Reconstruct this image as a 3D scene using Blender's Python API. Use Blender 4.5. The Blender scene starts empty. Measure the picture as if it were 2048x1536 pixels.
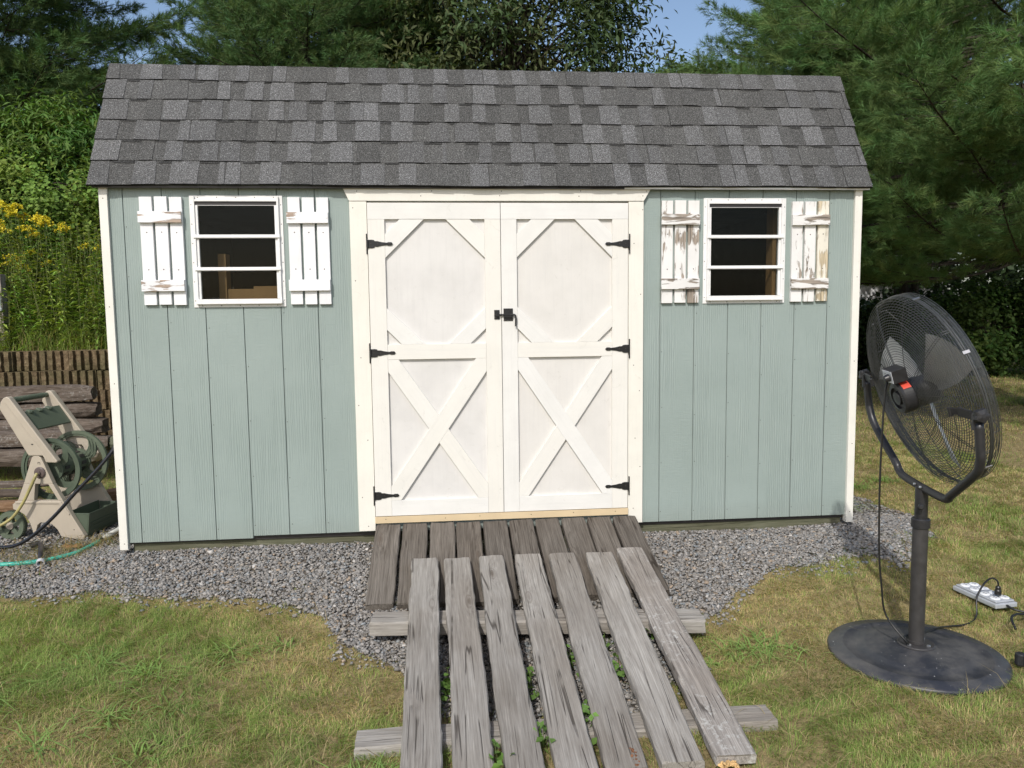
import bpy, math, random
import numpy as np
from mathutils import Vector, Matrix
rnd = random.Random(7)
rng = np.random.default_rng(11)
SC = bpy.context.scene
COL = SC.collection
# ------------------------------------------------------------------ camera
CAM = np.array([1.6852, -4.4092, 1.2709])
yaw, pit, rol = 0.0936, -0.0942, -0.0117
fw = np.array([math.sin(yaw)*math.cos(pit), math.cos(yaw)*math.cos(pit), math.sin(pit)])
rt0 = np.array([math.cos(yaw), -math.sin(yaw), 0.0]); up0 = np.cross(rt0, fw)
rt = rt0*math.cos(rol) + up0*math.sin(rol); up = -rt0*math.sin(rol) + up0*math.cos(rol)
cd = bpy.data.cameras.new('camera'); cam = bpy.data.objects.new('camera', cd); COL.objects.link(cam)
m = Matrix.Identity(4)
for i in range(3):
    m[i][0], m[i][1], m[i][2], m[i][3] = rt[i], up[i], -fw[i], CAM[i]
cam.matrix_world = m
cd.sensor_width = 36.0; cd.lens = 27.07; cd.clip_start = 0.05; cd.clip_end = 2000
SC.camera = cam
# ------------------------------------------------------------------ sky and sun
SUN_TO = Vector((-0.41, -1.0, 1.0)).normalized()
el = math.asin(SUN_TO.z); az = math.atan2(SUN_TO.x, SUN_TO.y)
W = bpy.data.worlds.new('World'); SC.world = W; W.use_nodes = True
nt = W.node_tree
bg = nt.nodes['Background']
sk = nt.nodes.new('ShaderNodeTexSky'); sk.sky_type = 'NISHITA'; sk.sun_disc = False
sk.sun_elevation = el; sk.sun_rotation = az; sk.air_density = 1.0; sk.dust_density = 2.2; sk.ozone_density = 0.9
nt.links.new(sk.outputs[0], bg.inputs[0]); bg.inputs[1].default_value = 0.15
sl = bpy.data.lights.new('sun', 'SUN'); sl.energy = 2.95; sl.angle = math.radians(0.9); sl.color = (1.0, 0.965, 0.91)
sun = bpy.data.objects.new('sun', sl); COL.objects.link(sun)
sun.rotation_euler = (-SUN_TO).to_track_quat('-Z', 'Y').to_euler(); sun.location = (-4, -10, 12)
SC.view_settings.view_transform = 'Standard'; SC.view_settings.look = 'None'
SC.view_settings.exposure = 0.10; SC.view_settings.gamma = 1.0; SC.view_settings.use_curve_mapping = False
SC.render.engine = 'CYCLES'
SC.cycles.max_bounces = 8; SC.cycles.transparent_max_bounces = 12

# ------------------------------------------------------------------ helpers
WL = {}                                    # world origin of every empty / object used as a parent
def _org(parent): return WL[parent.name] if parent is not None else np.zeros(3)
def tag(o, label, cat, group=None):
    o['label'] = label; o['category'] = cat
    if group: o['group'] = group
    return o
def thing(name, loc, label, cat, group=None):
    o = bpy.data.objects.new(name, None); COL.objects.link(o); o.location = loc
    o.empty_display_size = 0.1; WL[o.name] = np.array(loc, float)
    return tag(o, label, cat, group)
def mk(name, V, F, mats, parent=None, cols=None, mi=None, smooth=False, bevel=0.0, local=None, auto=None):
    """V world vertices (or local ones when local = (loc, 3x3 rotation)); F an (n,3)/(n,4) array or a list of faces"""
    me = bpy.data.meshes.new(name)
    V = np.asarray(V, float)
    po = _org(parent)
    if local is None:
        org = po if parent is not None else (V.min(0)+V.max(0))/2*np.array([1,1,0])+np.array([0,0,V[:,2].min()])
        Vl = V - org
    else:
        org = np.array(local[0], float); Vl = V
    if isinstance(F, np.ndarray):
        n, k = F.shape
        me.vertices.add(len(Vl)); me.vertices.foreach_set('co', Vl.astype(np.float32).ravel())
        me.loops.add(n*k); me.loops.foreach_set('vertex_index', F.astype(np.int32).ravel())
        me.polygons.add(n); me.polygons.foreach_set('loop_start', np.arange(0, n*k, k, dtype=np.int32))
        me.polygons.foreach_set('loop_total', np.full(n, k, np.int32))
        me.update(calc_edges=True)
        cnt = np.full(n, k)
    else:
        me.from_pydata([tuple(v) for v in Vl], [], F); me.update()
        cnt = np.array([len(f) for f in F]); n = len(F)
    if not isinstance(mats, (list, tuple)): mats = [mats]
    for mm in mats: me.materials.append(mm)
    if mi is not None: me.polygons.foreach_set('material_index', np.asarray(mi, np.int32))
    if smooth: me.polygons.foreach_set('use_smooth', np.ones(n, bool))
    if cols is not None:
        cols = np.asarray(cols, float)
        at = me.color_attributes.new('tint', 'FLOAT_COLOR', 'CORNER')
        if cols.shape[0] == n: c = np.repeat(cols, cnt, axis=0)
        else: c = cols
        c = np.concatenate([c, np.ones((len(c), 1))], 1)
        at.data.foreach_set('color', c.astype(np.float32).ravel())
    o = bpy.data.objects.new(name, me); COL.objects.link(o)
    if local is None: o.location = org - po
    else:
        R = Matrix([list(r) for r in local[1]]) if local[1] is not None else Matrix.Identity(3)
        o.matrix_basis = Matrix.Translation(Vector(org - po)) @ R.to_4x4()
    if parent is not None: o.parent = parent
    WL[o.name] = np.array(org, float)
    if bevel: 
        b = o.modifiers.new('bevel', 'BEVEL'); b.width = bevel; b.segments = 2; b.limit_method = 'ANGLE'
    return o
class MB:
    def __init__(s): s.V=[]; s.F=[]; s.M=[]; s.C=[]
    def add(s, V, F, m=0, c=None):
        o=len(s.V); s.V += [tuple(v) for v in V]; s.F += [tuple(i+o for i in f) for f in F]; s.M += [m]*len(F)
        s.C += [c if c is not None else (1,1,1)]*len(F); return s
    def box(s, x0,x1,y0,y1,z0,z1, m=0, c=None):
        V=[(x0,y0,z0),(x1,y0,z0),(x1,y1,z0),(x0,y1,z0),(x0,y0,z1),(x1,y0,z1),(x1,y1,z1),(x0,y1,z1)]
        return s.add(V,[(0,3,2,1),(4,5,6,7),(0,1,5,4),(1,2,6,5),(2,3,7,6),(3,0,4,7)],m,c)
    def prism(s, poly, y0, y1, m=0, c=None, fn=None):
        """poly = [(x,z)...] extruded from y0 (front) to y1; fn maps (x,y,z) to world"""
        n=len(poly); V=[(p[0],y0,p[1]) for p in poly]+[(p[0],y1,p[1]) for p in poly]
        A=sum(poly[i][0]*poly[(i+1)%n][1]-poly[(i+1)%n][0]*poly[i][1] for i in range(n))
        F=[tuple(range(n)), tuple(range(2*n-1,n-1,-1))]+[(i,i+n,(i+1)%n+n,(i+1)%n) for i in range(n)]
        if A<0: F=[f[::-1] for f in F]
        if fn: V=[fn(*v) for v in V]
        return s.add(V,F,m,c)
    def tube(s, P, r, k=10, m=0, c=None, cap=True):
        P=[np.array(p,float) for p in P]; n=len(P)
        rr = r if hasattr(r,'__len__') else [r]*n
        T=[]
        for i in range(n):
            t=P[min(i+1,n-1)]-P[max(i-1,0)]; T.append(t/(np.linalg.norm(t)+1e-12))
        a=np.array([0,0,1.0]) if abs(T[0][2])<.9 else np.array([1.0,0,0])
        V=[]
        for i in range(n):
            a=a-T[i]*(a@T[i]); a/=np.linalg.norm(a); b=np.cross(T[i],a)
            for j in range(k):
                t=2*math.pi*j/k; V.append(P[i]+rr[i]*(a*math.cos(t)+b*math.sin(t)))
        F=[(i*k+j,i*k+(j+1)%k,(i+1)*k+(j+1)%k,(i+1)*k+j) for i in range(n-1) for j in range(k)]
        if cap: F+= [tuple(range(k-1,-1,-1)), tuple((n-1)*k+j for j in range(k))]
        return s.add(V,F,m,c)
    def lathe(s, prof, c0=(0,0,0), ax=(0,0,1), k=32, m=0, c=None, cap=True):
        """prof = [(radius, height)...] about axis ax through c0"""
        ax=np.array(ax,float); ax/=np.linalg.norm(ax); a=np.array([1.0,0,0]) if abs(ax[0])<.8 else np.array([0,1.0,0])
        a=a-ax*(a@ax); a/=np.linalg.norm(a); b=np.cross(ax,a); c0=np.array(c0,float)
        V=[];n=len(prof)
        for r_,h in prof:
            for j in range(k):
                t=2*math.pi*j/k; V.append(c0+ax*h+r_*(a*math.cos(t)+b*math.sin(t)))
        F=[(i*k+j,i*k+(j+1)%k,(i+1)*k+(j+1)%k,(i+1)*k+j) for i in range(n-1) for j in range(k)]
        if cap: F+=[tuple(range(k-1,-1,-1)), tuple((n-1)*k+j for j in range(k))]
        return s.add(V,F,m,c)
    def build(s, name, mats, parent=None, **kw):
        multi = isinstance(mats,(list,tuple)) and len(mats)>1
        cols = s.C if any(c!=(1,1,1) for c in s.C) else None
        return mk(name, np.array(s.V), s.F, mats, parent, cols=cols, mi=s.M if multi else None, **kw)
def smoothpath(P, n=8):
    P=[np.array(p,float) for p in P]; out=[]
    for i in range(len(P)-1):
        p0=P[max(i-1,0)];p1=P[i];p2=P[i+1];p3=P[min(i+2,len(P)-1)]
        for j in range(n):
            t=j/n; out.append(.5*((2*p1)+(-p0+p2)*t+(2*p0-5*p1+4*p2-p3)*t*t+(-p0+3*p1-3*p2+p3)*t**3))
    out.append(P[-1]); return out
def vnoise(x, y, seed=0):
    """smooth 2D value noise, numpy"""
    x=np.asarray(x,float); y=np.asarray(y,float); xi=np.floor(x).astype(int); yi=np.floor(y).astype(int); fx=x-xi; fy=y-yi
    def h(a,b):
        n=(a*374761393+b*668265263+seed*974711)&0x7fffffff; n=((n^(n>>13))*1274126177)&0x7fffffff; return ((n^(n>>16))&0xffff)/65535.
    fx=fx*fx*(3-2*fx); fy=fy*fy*(3-2*fy)
    return (h(xi,yi)*(1-fx)+h(xi+1,yi)*fx)*(1-fy)+(h(xi,yi+1)*(1-fx)+h(xi+1,yi+1)*fx)*fy
def fbm(x,y,seed=0): return (vnoise(x,y,seed)*.5+vnoise(x*2.1,y*2.1,seed+1)*.27+vnoise(x*4.3,y*4.3,seed+2)*.15+vnoise(x*9,y*9,seed+3)*.08)

# ------------------------------------------------------------------ materials
class NT:
    def __init__(s, name):
        s.m=bpy.data.materials.new(name); s.m.use_nodes=True; s.t=s.m.node_tree
        s.b=s.t.nodes['Principled BSDF']; s.out=s.t.nodes['Material Output']
    def n(s, ty, **kw):
        nd=s.t.nodes.new('ShaderNode'+ty)
        for k,v in kw.items():
            if k in nd.inputs and not hasattr(nd,k): s.set(nd.inputs[k],v)
            else: setattr(nd,k,v)
        return nd
    def set(s, inp, v):
        if hasattr(v,'links') or isinstance(v,bpy.types.NodeSocket): s.t.links.new(v, inp)
        else: inp.default_value=v
    def math(s, op, a, b=0.5, clamp=False):
        nd=s.t.nodes.new('ShaderNodeMath'); nd.operation=op; nd.use_clamp=clamp; s.set(nd.inputs[0],a); s.set(nd.inputs[1],b); return nd.outputs[0]
    def vmap(s, scale=(1,1,1), src='Object', loc=None):
        tc=s.t.nodes.new('ShaderNodeTexCoord'); mp=s.t.nodes.new('ShaderNodeMapping')
        s.t.links.new(tc.outputs[src], mp.inputs[0]); mp.inputs['Scale'].default_value=scale
        if loc is not None: s.set(mp.inputs['Location'],loc)
        return mp.outputs[0]
    def noise(s, vec, scale, detail=4, rough=.55, dist=0.0):
        nd=s.t.nodes.new('ShaderNodeTexNoise'); s.t.links.new(vec, nd.inputs['Vector'])
        nd.inputs['Scale'].default_value=scale; nd.inputs['Detail'].default_value=detail
        nd.inputs['Roughness'].default_value=rough; nd.inputs['Distortion'].default_value=dist; return nd.outputs[0]
    def ramp(s, fac, pts, interp='LINEAR'):
        nd=s.t.nodes.new('ShaderNodeValToRGB'); s.set(nd.inputs[0],fac); e=nd.color_ramp; e.interpolation=interp
        while len(e.elements)<len(pts): e.elements.new(.5)
        for i,(p,c) in enumerate(pts):
            e.elements[i].position=p; e.elements[i].color=(c if len(c)==4 else (*c,1)) if hasattr(c,'__len__') else (c,c,c,1)
        return nd.outputs[0]
    def mix(s, f, a, b, mode='MIX'):
        nd=s.t.nodes.new('ShaderNodeMix'); nd.data_type='RGBA'; nd.blend_type=mode
        s.set(nd.inputs[0],f)
        s.set(nd.inputs[6], a if not isinstance(a,tuple) else (*a,1)); s.set(nd.inputs[7], b if not isinstance(b,tuple) else (*b,1)); return nd.outputs[2]
    def bump(s, h, strength=.3, dist=.01, nrm=None):
        nd=s.t.nodes.new('ShaderNodeBump'); nd.inputs['Strength'].default_value=strength; nd.inputs['Distance'].default_value=dist
        s.t.links.new(h, nd.inputs['Height'])
        if nrm is not None: s.t.links.new(nrm, nd.inputs['Normal'])
        return nd.outputs[0]
    def attr(s, name='tint'):
        nd=s.t.nodes.new('ShaderNodeAttribute'); nd.attribute_name=name; return nd.outputs['Color']
    def rand(s):
        return s.t.nodes.new('ShaderNodeObjectInfo').outputs['Random']
    def fin(s, col=None, rough=.6, metal=0.0, nrm=None, spec=None):
        if col is not None: s.set(s.b.inputs['Base Color'], col if not isinstance(col,tuple) else (*col,1))
        s.set(s.b.inputs['Roughness'],rough); s.b.inputs['Metallic'].default_value=metal
        if nrm is not None: s.t.links.new(nrm, s.b.inputs['Normal'])
        if spec is not None: s.b.inputs['Specular IOR Level'].default_value=spec
        return s.m
def rndvec(t, k=37.0):
    """a per-object offset so that no two boards share the same grain"""
    r=t.rand(); c=t.t.nodes.new('ShaderNodeCombineXYZ')
    t.set(c.inputs[0],t.math('MULTIPLY',r,k)); t.set(c.inputs[1],t.math('MULTIPLY',r,k*1.7)); t.set(c.inputs[2],t.math('MULTIPLY',r,k*.6)); return c.outputs[0]
def knotty(t, ax, loc):
    """grain coordinate that bends round knots; board length along axis ax, returns (vector, knot mask)"""
    sc=[5.,5.,5.]; sc[ax]=1.35
    kv=t.vmap(tuple(q*1.35 for q in sc),loc=loc)
    vo=t.t.nodes.new('ShaderNodeTexVoronoi'); t.t.links.new(kv,vo.inputs['Vector']); vo.inputs['Scale'].default_value=1.0; vo.inputs['Randomness'].default_value=1.0
    d=vo.outputs['Distance']
    w=t.math('DIVIDE',.16,t.math('ADD',d,.10))
    gs=[85.,85.,85.]; gs[ax]=2.6
    gv=t.vmap(tuple(gs),loc=loc)
    cx=t.t.nodes.new('ShaderNodeCombineXYZ'); 
    w4=t.math('MULTIPLY',w,6.0)
    for i in range(3):
        if i!=ax: t.set(cx.inputs[i],w4)
    va=t.t.nodes.new('ShaderNodeVectorMath'); va.operation='ADD'; t.t.links.new(gv,va.inputs[0]); t.t.links.new(cx.outputs[0],va.inputs[1])
    return va.outputs[0], d
def mat_weathered(name, light, mid, dark, ax=0, crack=.5, lichen=0.0):
    t=NT(name); loc=rndvec(t); gv,kd=knotty(t,ax,loc)
    g0=t.noise(gv,1.0,6,.7)
    fs=[240.]*3; fs[ax]=5.0
    g1=t.noise(t.vmap(tuple(fs),loc=loc),1.0,3,.6,.4)
    g=t.math('ADD',t.math('MULTIPLY',g0,.55),t.math('MULTIPLY',g1,.45))
    col=t.ramp(g,[(.29,dark),(.42,mid),(.56,light),(.68,tuple(min(1,c*1.35) for c in light))])
    sc=[1.6]*3; sc[ax]=.7
    b=t.noise(t.vmap(tuple(sc),loc=loc),2.2,4,.6)
    col=t.mix(t.ramp(b,[(.36,.75),(.62,0.0)]),col,t.mix(1.0,col,(.70,.66,.62),'MULTIPLY'))
    # long drying cracks
    cs=[9.]*3; cs[ax]=.32
    c=t.noise(t.vmap(tuple(cs),loc=loc),1.0,3,.5,.6)
    ck=t.ramp(t.math('ABSOLUTE',t.math('SUBTRACT',c,.5)),[(.0,1.0),(.0025,1.0),(.007,0.0)])
    ckm=t.math('MULTIPLY',ck,t.ramp(t.noise(t.vmap((3,3,3),loc=loc),1.3,2),[(.46,0.),(.54,1.)]))
    col=t.mix(t.math('MULTIPLY',ckm,crack),col,(.035,.028,.022))
    kn=t.ramp(kd,[(.03,1.0),(.07,.6),(.10,.15),(.12,.5),(.14,0.0)])
    col=t.mix(t.math('MULTIPLY',kn,.75),col,(.085,.062,.045))
    if lichen:
        l=t.ramp(t.noise(t.vmap((1,1,1),loc=loc),38,5,.7),[(.54,0.),(.66,1.)])
        lm=t.math('MULTIPLY',l,t.math('MULTIPLY',t.ramp(b,[(.42,0.),(.6,1.)]),lichen))
        col=t.mix(lm,col,(.52,.52,.49))
    rv=t.rand(); hv=t.t.nodes.new('ShaderNodeHueSaturation'); t.set(hv.inputs['Value'],t.math('ADD',t.math('MULTIPLY',rv,.30),.86)); t.set(hv.inputs['Color'],col)
    h=t.math('SUBTRACT',t.math('MULTIPLY',g,.8),t.math('MULTIPLY',ckm,1.0))
    return t.fin(hv.outputs[0],.92,nrm=t.bump(h,.75,.004),spec=.15)
def mat_painted(name, col, ax=2, wood=None, peel=None, rough=.45, grain=.25, stain=.10):
    """painted wood: faint embossed grain, and, where peel is given, flaked patches of bare wood"""
    t=NT(name); loc=rndvec(t)
    gs=[70.,70.,70.]; gs[ax]=3.0
    g=t.noise(t.vmap(tuple(gs),loc=loc),1.0,5,.65,.3)
    b=t.noise(t.vmap((1,1,1),loc=loc),5.5,5,.6)
    c=t.mix(t.ramp(b,[(.40,0.),(.68,1.0)]),col,tuple(x*(1-stain) for x in col))
    if peel is None:
        c=t.mix(t.math('MULTIPLY',t.rand(),.5),c,(col[0]*1.0,col[1]*.965,col[2]*.88))
        sm=t.noise(t.vmap((1,1,1),loc=loc),17,6,.75,1.2); c=t.mix(t.ramp(sm,[(.60,0.),(.74,.42)]),c,tuple(x*.62 for x in (col[0],col[1]*.96,col[2]*.88)))
    c=t.mix(t.math('MULTIPLY',t.ramp(g,[(.3,1.),(.5,0.)]),.22),c,tuple(x*.80 for x in col))
    h=g
    if peel is not None:
        ps=[26.]*3; ps[ax]=4.0
        p1=t.noise(t.vmap(tuple(ps),loc=loc),1.0,7,.68,.8)
        p2=t.noise(t.vmap((1,1,1),loc=loc),4.2,3,.6)
        s_=t.math('ADD',t.math('MULTIPLY',p1,.6),t.math('MULTIPLY',p2,.4))
        msk=t.ramp(s_,[(1-peel-.004,0.),(1-peel+.004,1.)])
        ws=[110.]*3; ws[ax]=5
        wn=t.noise(t.vmap(tuple(ws),loc=loc),1.0,4,.6)
        wc=t.ramp(wn,[(.3,tuple(x*.35 for x in wood)),(.5,wood),(.7,tuple(min(1,x*1.35) for x in wood))])
        edge=t.ramp(s_,[(1-peel-.02,0.),(1-peel-.002,.45),(1-peel+.004,0.)])
        c=t.mix(edge,c,(.30,.27,.23)); c=t.mix(msk,c,wc)
        h=t.math('SUBTRACT',t.math('MULTIPLY',g,.4),t.math('MULTIPLY',msk,1.0))
        return t.fin(c,.6,nrm=t.bump(h,.5,.003),spec=.3)
    return t.fin(c,rough,nrm=t.bump(h,grain,.003),spec=.35)
def mat_siding():
    t=NT('siding_paint')
    v=t.vmap((1,1,1))
    # cathedral grain embossed in the board, different in every board
    ds=t.noise(t.vmap((7,7,1.1)),1.0,3,.55)
    wv=t.t.nodes.new('ShaderNodeTexWave'); wv.wave_type='BANDS'; wv.bands_direction='X'
    t.t.links.new(t.vmap((1,1,.09)),wv.inputs['Vector']); wv.inputs['Scale'].default_value=26; wv.inputs['Distortion'].default_value=9; wv.inputs['Detail'].default_value=3; wv.inputs['Detail Scale'].default_value=.8
    fine=t.noise(t.vmap((150,150,7)),1.0,5,.7,.3)
    cross=t.noise(t.vmap((18,18,110)),1.0,4,.6,.4)
    m=t.ramp(ds,[(.42,0.),(.58,1.)])
    h=t.math('ADD',t.math('MULTIPLY',wv.outputs['Fac'],t.math('MULTIPLY',m,.8)),t.math('MULTIPLY',fine,.6))
    h=t.math('ADD',h,t.math('MULTIPLY',cross,t.math('MULTIPLY',t.math('SUBTRACT',1.0,m),.75)))
    b=t.noise(v,2.3,5,.6)
    c=t.mix(t.ramp(b,[(.35,0.),(.7,1.)]),(.262,.317,.298),(.290,.347,.328))
    c=t.mix(t.math('MULTIPLY',t.ramp(fine,[(.32,1.),(.45,0.)]),.35),c,(.21,.265,.24))
    # dust washed up at the foot of the wall
    sep=t.t.nodes.new('ShaderNodeSeparateXYZ'); t.t.links.new(v,sep.inputs[0])
    d=t.ramp(t.math('ADD',sep.outputs['Z'],t.math('MULTIPLY',b,.12)),[(.05,.62),(.30,0.)])
    c=t.mix(d,c,(.225,.245,.21))
    return t.fin(c,.5,nrm=t.bump(h,.55,.0035),spec=.35)
def mat_shingle():
    t=NT('asphalt_shingle'); v=t.vmap((1,1,1))
    a=t.attr()
    g=t.noise(v,420,2,.5); g2=t.noise(v,170,2,.6)
    k=t.math('ADD',t.math('MULTIPLY',g,.6),t.math('MULTIPLY',g2,.4))
    c=t.mix(1.0,a,t.ramp(k,[(.34,(.25,.25,.25)),(.46,(.68,.68,.67)),(.55,(1.15,1.15,1.14)),(.64,(3.3,3.35,3.35))]),'MULTIPLY')
    b=t.noise(v,1.7,4,.6)
    c=t.mix(t.ramp(b,[(.35,.4),(.65,0.)]),c,t.mix(1.0,c,(.74,.72,.68),'MULTIPLY'))
    return t.fin(c,.95,nrm=t.bump(k,.8,.004),spec=.2)
def mat_simple(name, col, rough=.5, metal=0., var=.15, scale=20, bump=.1, spec=None):
    t=NT(name); loc=rndvec(t,5); b=t.noise(t.vmap((1,1,1),loc=loc),scale,5,.6)
    c=t.mix(t.ramp(b,[(.3,0.),(.7,1.)]),tuple(x*(1-var) for x in col),tuple(min(1,x*(1+var)) for x in col))
    return t.fin(c,t.ramp(b,[(.3,max(0,rough-.1)),(.7,min(1,rough+.1))]),metal,nrm=t.bump(b,bump,.002),spec=spec)
def mat_leaf(name, trans=.22, rough=.55, spec=.3):
    t=NT(name); a=t.attr(); r=t.noise(t.vmap((1,1,1)),2.2,3,.6)
    c=t.mix(1.0,a,t.ramp(r,[(.3,(.78,.82,.8)),(.7,(1.18,1.12,1.1))]),'MULTIPLY')
    t.fin(c,rough,spec=spec)
    tr=t.t.nodes.new('ShaderNodeBsdfTranslucent'); t.set(tr.inputs['Color'],t.mix(1.0,c,(1.5,1.6,.7),'MULTIPLY'))
    ms=t.t.nodes.new('ShaderNodeMixShader'); ms.inputs[0].default_value=trans
    t.t.links.new(t.b.outputs[0],ms.inputs[1]); t.t.links.new(tr.outputs[0],ms.inputs[2]); t.t.links.new(ms.outputs[0],t.out.inputs[0])
    return t.m
def mat_bark(name, dark, light, s=14):
    t=NT(name); loc=rndvec(t,9); n=t.noise(t.vmap((1,1,.25),loc=loc),s,6,.7,.5)
    return t.fin(t.ramp(n,[(.35,dark),(.65,light)]),.95,nrm=t.bump(n,.9,.02),spec=.1)

M_siding=mat_siding(); M_shingle=mat_shingle()
M_trim=mat_painted('cream_trim_paint',(.76,.75,.70),2)
M_door_v=mat_painted('door_board_paint',(.73,.725,.70),0,stain=.08)
M_door_p=mat_painted('door_panel_paint',(.665,.655,.64),2,grain=.15,stain=.10)
M_shut=mat_painted('shutter_white_paint',(.80,.80,.81),2,wood=(.38,.29,.22),peel=.335)
M_shut_c=mat_painted('cleat_white_paint',(.80,.80,.81),0,wood=(.36,.28,.22),peel=.425)
M_shut2=mat_painted('flaking_shutter_paint',(.76,.75,.73),2,wood=(.30,.255,.21),peel=.455)
M_shut2b=mat_painted('bare_yellow_shutter_paint',(.74,.70,.60),2,wood=(.50,.42,.29),peel=.50)
M_shut2_c=mat_painted('flaking_cleat_paint',(.74,.73,.71),0,wood=(.27,.23,.19),peel=.475)
M_alu=mat_simple('white_aluminium',(.74,.74,.73),.35,0,.05,30,.03)
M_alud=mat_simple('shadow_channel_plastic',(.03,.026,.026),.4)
M_iron=mat_simple('black_iron',(.012,.012,.013),.38,0,.3,60,.2)
M_screw=mat_simple('screw_head',(.10,.085,.07),.5,.6)
M_pine=mat_painted('raw_pine',(.62,.50,.33),0,rough=.6,stain=.15)
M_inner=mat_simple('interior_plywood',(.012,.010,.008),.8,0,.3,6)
M_stud=mat_painted('interior_stud',(.30,.165,.07),2,rough=.7)
M_skid=mat_weathered('treated_skid',(.13,.13,.09),(.09,.095,.06),(.03,.03,.02),0)
M_deckw=mat_weathered('old_deck_plank',(.150,.134,.116),(.090,.079,.067),(.035,.028,.022),0,.9)
M_plank=mat_weathered('weathered_plank',(.335,.318,.29),(.245,.228,.205),(.12,.105,.09),0,.8)
M_plank2=mat_weathered('lichen_plank',(.36,.335,.305),(.235,.215,.195),(.09,.078,.068),0,.8,.9)
M_rot=mat_simple('rotten_wood',(.17,.075,.035),.9,0,.6,60,.8)
M_rot2=mat_simple('fungus_crust',(.50,.33,.15),.9,0,.5,60,.8)

# glass: clear sheet with a Fresnel reflection
def mat_glass():
    t=NT('window_glass'); tr=t.t.nodes.new('ShaderNodeBsdfTransparent'); tr.inputs[0].default_value=(.80,.83,.82,1)
    gl=t.t.nodes.new('ShaderNodeBsdfGlossy'); gl.inputs['Roughness'].default_value=.015
    fr=t.t.nodes.new('ShaderNodeFresnel'); fr.inputs[0].default_value=1.19
    ms=t.t.nodes.new('ShaderNodeMixShader'); t.t.links.new(fr.outputs[0],ms.inputs[0]); t.t.links.new(tr.outputs[0],ms.inputs[1]); t.t.links.new(gl.outputs[0],ms.inputs[2])
    # specks of dust
    df=t.t.nodes.new('ShaderNodeBsdfDiffuse'); df.inputs[0].default_value=(.5,.48,.42,1)
    n=t.noise(t.vmap((1,1,1)),130,2,.5); k=t.ramp(n,[(.72,.002),(.77,.4)])
    m2=t.t.nodes.new('ShaderNodeMixShader'); t.t.links.new(k,m2.inputs[0]); t.t.links.new(ms.outputs[0],m2.inputs[1]); t.t.links.new(df.outputs[0],m2.inputs[2])
    t.t.links.new(m2.outputs[0],t.out.inputs[0]); return t.m
M_glass=mat_glass()

# ------------------------------------------------------------------ the lie of the land
WALL_Y=2.75
def H(x,y):
    x=np.asarray(x,float); y=np.asarray(y,float)
    s=np.clip((x-2.9)/.6,0,1)
    u=np.clip((x+.45)/.35,0,1)*np.clip((4.9-x)/.5,0,1)
    b0=-.12+.048*u
    front=b0-((.15+.06*u)*(1-s)+(.075+.05*u)*s)*np.clip(-y,0,.8)-(.045*(1-s)+.055*s)*np.clip(-y-.8,0,6)
    left=np.clip((-.25-x)/.8,0,1)
    back=b0*np.clip(1-y,0,1)-.12*np.clip(y,0,1)+left*.11*np.clip(y-.9,0,2.0)
    bank=.90+.26*np.clip(y-2.95,0,30)**1.0
    bank=np.where(y>9,.90+.26*6.05+.05*(y-9),bank)
    wL=np.clip((2.2-x)/2.0,0,1); wL=wL*wL*(3-2*wL)
    z=np.where(y<0,front,back)
    z=np.where(y>2.9,(1-wL)*(-.12)+wL*bank,z)
    z=z+(vnoise(x*1.7,y*1.7,5)-.5)*.02
    k=np.clip((.62-np.hypot(x-3.688,y+1.412))/.22,0,1); k=k*k*(3-2*k)
    return z*(1-k)-.219*k
GR=np.array([(-1.6,.30),(-.95,-.05),(-.75,-.28),(-.30,-.36),(.10,-.43),(.45,-.50),(.72,-.52),(.92,-.60),(1.10,-.74),(1.27,-.95),(1.42,-1.15),(1.75,-1.62),(2.3,-1.68),(2.62,-1.45),(2.74,-1.12),(2.90,-.90),(3.22,-.69),(3.55,-.53),(3.89,-.42),(4.30,-.46),(4.62,-.12),(4.80,.22),(4.76,.55),(4.70,.90),(4.65,2.6),(-.2,2.6),(-.35,.9),(-1.6,.9)])
def in_gravel(x,y,amp=.10):
    x=np.asarray(x,float)+(fbm(x*4,y*4,21)-.5)*amp*2; y=np.asarray(y,float)+(fbm(x*4,y*4,33)-.5)*amp*2
    ins=np.zeros(np.shape(x),bool); n=len(GR)
    for i in range(n):
        x0,y0=GR[i]; x1,y1=GR[(i+1)%n]
        c=((y0>y)!=(y1>y)); t=(y-y0)/(y1-y0+1e-12)*(x1-x0)+x0
        ins^=(c&(x<t))
    return ins
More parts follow.
